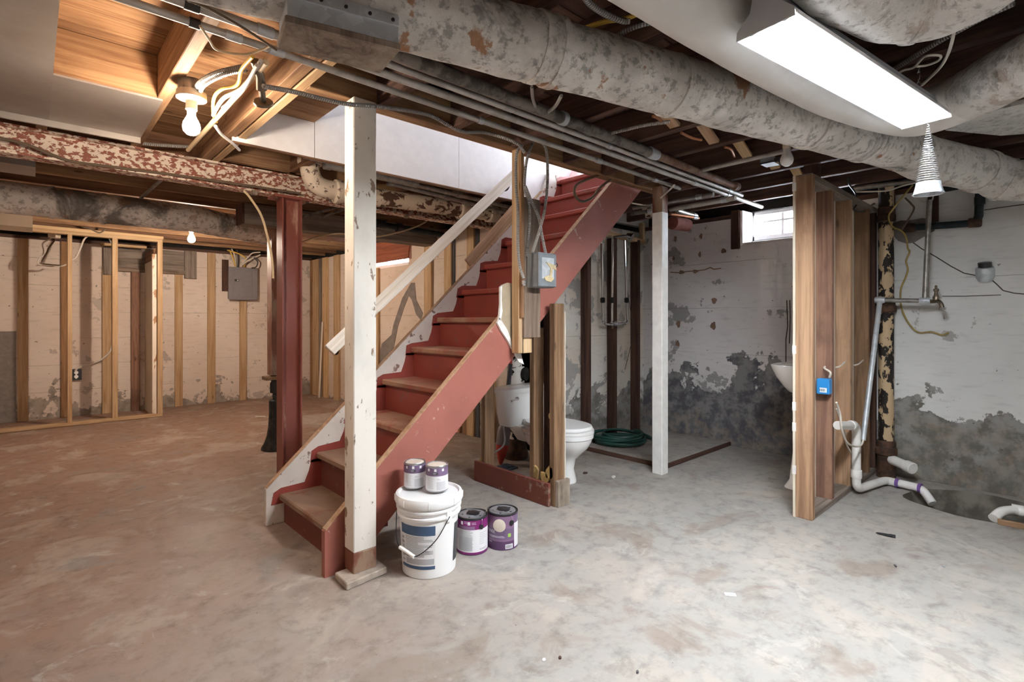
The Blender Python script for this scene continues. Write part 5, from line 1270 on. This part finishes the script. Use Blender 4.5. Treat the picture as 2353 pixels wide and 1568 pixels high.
q1, q2 = onz(953, 1117, zb), onz(1004, 1124, zb)
face = lambda c: math.atan2(-c.y, -c.x)
can('quart_can', q1, .051, .118, 'small paint can on the bucket, touching the stair side of its lid', 'quart', face(q1))
can('quart_can', q2, .052, .118, 'small paint can on the bucket, next to the spout cap', 'quart', face(q2))
g1, g2 = onz(1085, 1262, 0), onz(1155, 1251, 0)
can('gallon_can', g1, .078, .178, 'gallon paint can with magenta band touching the white bucket', 'magenta', face(g1))
can('gallon_can', g2, .078, .178, 'purple gallon paint can with a round cream sticker', 'purple', face(g2))

# ---------------------------------------------------------------- framing in front of the left wall
ly = 7.42
lp = thing('stud_frame', 'light pine stud frame of an unfinished closet in front of the furred wall', 'partition', (.4, ly, 0))
plank('sole_plate', (-1.1, ly, .02), (1.15, ly, .02), .09, .035, 'pine', lp, (0, 1, 0))
plank('top_plate', (-1.1, ly, 2.09), (1.15, ly, 2.09), .09, .04, 'pine', lp, (0, 1, 0))
plank('top_plate', (-1.1, ly, 2.125), (1.16, ly, 2.125), .09, .035, 'pine_pale', lp, (0, 1, 0))
for u0, u1, mt in ((155, 166, 'pine'), (258, 271, 'pine'), (362, 374, 'pine')):
    a, b = ony(u0, 800, ly - .045).x, ony(u1, 800, ly - .045).x
    plank('stud', ((a+b)/2, ly, .035), ((a+b)/2, ly, 2.075), b - a, .09, mt, lp, (1, 0, 0))
rx = ony(360, 800, ly).x
MB().box((rx - .03, ly + .05, .0), (rx - .018, YL - .03, 1.86)).build('drywall_return', 'drywall_cream', lp, smooth=0)
plank('return_header', (rx - .01, ly + .05, 1.93), (rx - .01, YL - .03, 1.93), .13, .03, 'joist_mid', lp, (0, 0, 1))
a, b = ony(350, 800, ly - .02).x, ony(360, 800, ly - .02).x
plank('torn_edge', ((a+b)/2, ly + .01, .035), ((a+b)/2, ly + .01, 1.93), b - a, .05, 'post_cream', lp, (1, 0, 0))
plank('cross_block', (.6, 7.8, 2.04), (1.05, 7.8, 2.04), .06, .03, 'pine', lp, (0, 1, 0))
# breaker panel with its cables
p0, p1 = ony(525, 613, YL - .1), ony(592, 690, YL - .1)
ep = thing('breaker_panel', 'grey breaker panel with closed door on the furred wall', 'electrical panel', V(((p0.x + p1.x) / 2, YL - .05, p1.z)))
MB().box((p0.x + .015, YL - .095, p1.z + .015), (p1.x - .015, YL, p0.z - .015)).build('case', 'panel_grey', ep, smooth=0)
MB().box((p0.x, YL - .105, p1.z), (p1.x, YL - .094, p0.z)).build('cover', 'panel_grey', ep, smooth=0, bevel=.004)
MB().box((p0.x + .06, YL - .110, p1.z + .04), (p1.x - .075, YL - .1045, p0.z - .03)).build('door', 'panel_grey', ep, smooth=0, bevel=.002)
MB().box((p0.x + .075, YL - .113, p0.z - .20), (p0.x + .13, YL - .109, p0.z - .17)).build('latch', 'panel_dark', ep, smooth=0)
MB().box((p0.x + .106, YL - .1145, p0.z - .192), (p0.x + .122, YL - .1125, p0.z - .178)).build('latch_tab', 'sticker', ep, smooth=0)
plank('mounting_board', (p0.x - .02, YL - .012, 1.55), (p0.x - .02, YL - .012, 1.99), .08, .024, 'stud_dark', ep, (1, 0, 0))
for k, (P, mt, lb) in enumerate(((((532, 572), (540, 590), (542, 614)), 'cable_white', 'white cable at the edge of the cables above the breaker panel'), (((527, 574), (535, 592), (541, 613)), 'cable_yellow', 'yellow cable curving into the breaker panel top'),
    (((545, 575), (547, 595), (546, 614)), 'cable_black', 'black cable dropping into the breaker panel'), (((522, 575), (550, 584), (566, 596), (560, 614)), 'cable_yellow', 'long yellow cable crossing over the breaker panel'), (((598, 580), (580, 582), (568, 594), (552, 612)), 'cable_white', 'white cable bending over to the breaker panel'), (((598, 586), (575, 596), (556, 610)), 'cable_white', 'lower white cable slanting into the breaker panel'),
    (((584, 592), (592, 603), (588, 614), (578, 616)), 'cable_black', 'thick black cable curling at the breaker panel corner'))):
    cable('panel_cable', [ony(u, v, YL - .03 - .019 * k) for u, v in P], .009, mt, lb)
# outlet and cables inside the closet frame
oc = ony(175, 861, YL - .02)
ot = thing('wall_outlet', 'white duplex outlet in a dark box low on the furred wall', 'outlet', oc + V((0, 0, -.06)))
MB().box((oc.x - .05, YL - .035, oc.z - .065), (oc.x + .05, YL, oc.z + .065)).build('box', 'outlet_dark', ot, smooth=0)
for s in (-1, 1): MB().lathe([(.02, 0), (.02, .006)], (oc.x, YL - .034, oc.z + s * .024), (0, -1, 0), 14).build('receptacle', 'plastic_white', ot)
MB().box((oc.x - .006, YL - .038, oc.z - .05), (oc.x + .006, YL - .034, oc.z + .05)).build('yoke', 'plastic_white', ot, smooth=0)
cable('outlet_cable', [ony(u, v, YL - .05) for u, v in ((240, 535), (252, 550), (258, 580), (259, 700), (258, 790), (240, 822), (205, 838), (182, 845), (172, 853))], .009, 'cable_white', 'white cable run down the closet stud to the wall outlet')
cable('closet_cable', [ony(u, v, 7.55) for u, v in ((215, 537), (195, 548), (185, 570), (175, 590), (165, 597))], .009, 'cable_white', 'pair of white cables bowing between the closet studs')
oc2 = ony(125, 547, 7.75)
MB().lathe([(.05, 0), (.055, .01), (.055, .05), (.04, .055)], oc2, seg=18).build('ceiling_box', 'ceramic'); tag(bpy.data.objects['ceiling_box'], 'round cream ceiling box with dangling cables over the closet', 'electrical box')
cable('dangling_cable', [ony(u, v, 7.72) for u, v in ((118, 548), (98, 560), (100, 580), (88, 598), (90, 608), (110, 612), (140, 612), (152, 608))], .007, 'cable_white', 'white cable loop dangling from the round ceiling box')
cable('dangling_cable', [ony(u, v, 7.70) for u, v in ((128, 550), (112, 570), (108, 580), (96, 603), (110, 608), (138, 610))], .007, 'cable_brown', 'brown cable loop dangling from the round ceiling box')
cable('closet_strap', [ony(u, v, 7.38) for u, v in ((175, 515), (205, 525), (230, 535), (250, 518))], .010, 'cable_brown', 'brown strap slung from the closet top plate')
# boarded window
bw = tag(plank('window_board', (XF - .02, W2[0] - .05, 1.985), (XF - .035, W2[1] - .05, 1.985), .26, .018, 'plywood', None, (.1, 0, 1)), 'reddish plywood board leaning over the small far window', 'board')
tag(plank('leaning_strip', V((XF - .10, onx(741, 740, XF - .05).y, 0)), onx(741, 740, XF - .05), .035, .015, 'rail_white', None, (0, 1, 0)), 'thin white strip leaning among the furring strips', 'strip')

# ---------------------------------------------------------------- litter
s1_ = onz(2034, 1229, .008)
pk = thing('pocket_knife', 'small black folded tool lying on the concrete near the pit', 'tool', s1_ + V((0, 0, -.008)))
dr = (onz(2050, 1232, .008) - onz(2020, 1226, .008)).normalized()
MB().tube([s1_ - dr * .04, s1_ - dr * .02, s1_ + dr * .03, s1_ + dr * .042], [.003, .006, .008, .004], 8).build('handle', 'lid_black', pk)
MB().tube([s1_ + dr * .02, s1_ + dr * .045], [.009, .009], 8).build('bolster', 'dark_steel', pk)
def litter(name, u, v, sx, sy, sz, mat, label, rz=.4):
    c = onz(u, v, 0); pts = []
    rn = random.Random(u)
    for i in range(7):
        a = 2 * math.pi * i / 7; k = .75 + .4 * rn.random()
        pts.append(c + Matrix.Rotation(rz, 3, 'Z') @ V((sx * k * math.cos(a), sy * k * math.sin(a), 0)))
    tag(MB().prism(pts, (0, 0, sz)).build(name, mat, smooth=0, bevel=sz * .2), label, 'litter')
c = onz(1678, 1367, 0)
tg = thing('paper_tag', 'small white printed tag lying flat on the bare concrete', 'tag', c)
MB().box((-.022, -.012, 0), (.022, .012, .002), Matrix.Translation(c) @ Matrix.Rotation(-.9, 4, 'Z')).build('paper', 'label_white', tg, smooth=0)
MB().box((-.016, -.004, .0018), (.016, .006, .0026), Matrix.Translation(c) @ Matrix.Rotation(-.9, 4, 'Z')).build('print', 'print_light', tg, smooth=0)
litter('plaster_chip', 1410, 1098, .022, .014, .012, 'chip_white', 'white plaster chip on the floor between toilet and gloss post')
litter('plaster_chip', 598, 958, .06, .014, .008, 'chip_white', 'long white plaster flake on the floor before the jack post', -.7)
litter('wood_chip', 1287, 1514, .008, .006, .006, 'stud_dark', 'dark crumb of dirt on the open concrete floor')
litter('wood_chip', 1250, 1518, .010, .007, .004, 'label_white', 'tiny pale crumb beside the dark crumb on the floor')
litter('wood_chip', 1345, 1088, .03, .02, .005, 'stud_dark', 'dark scrap on the floor beside the toilet foot')
litter('wood_chip', 2058, 1302, .014, .006, .004, 'print_dark', 'thin dark splinter on the concrete facing the pit')
litter('wood_chip', 2168, 1303, .010, .006, .004, 'print_grey', 'small grey crumb on the concrete facing the pit')
litter('wood_chip', 1465, 1546, .008, .005, .005, 'print_dark', 'black speck of grit on the concrete near the paper tag side')
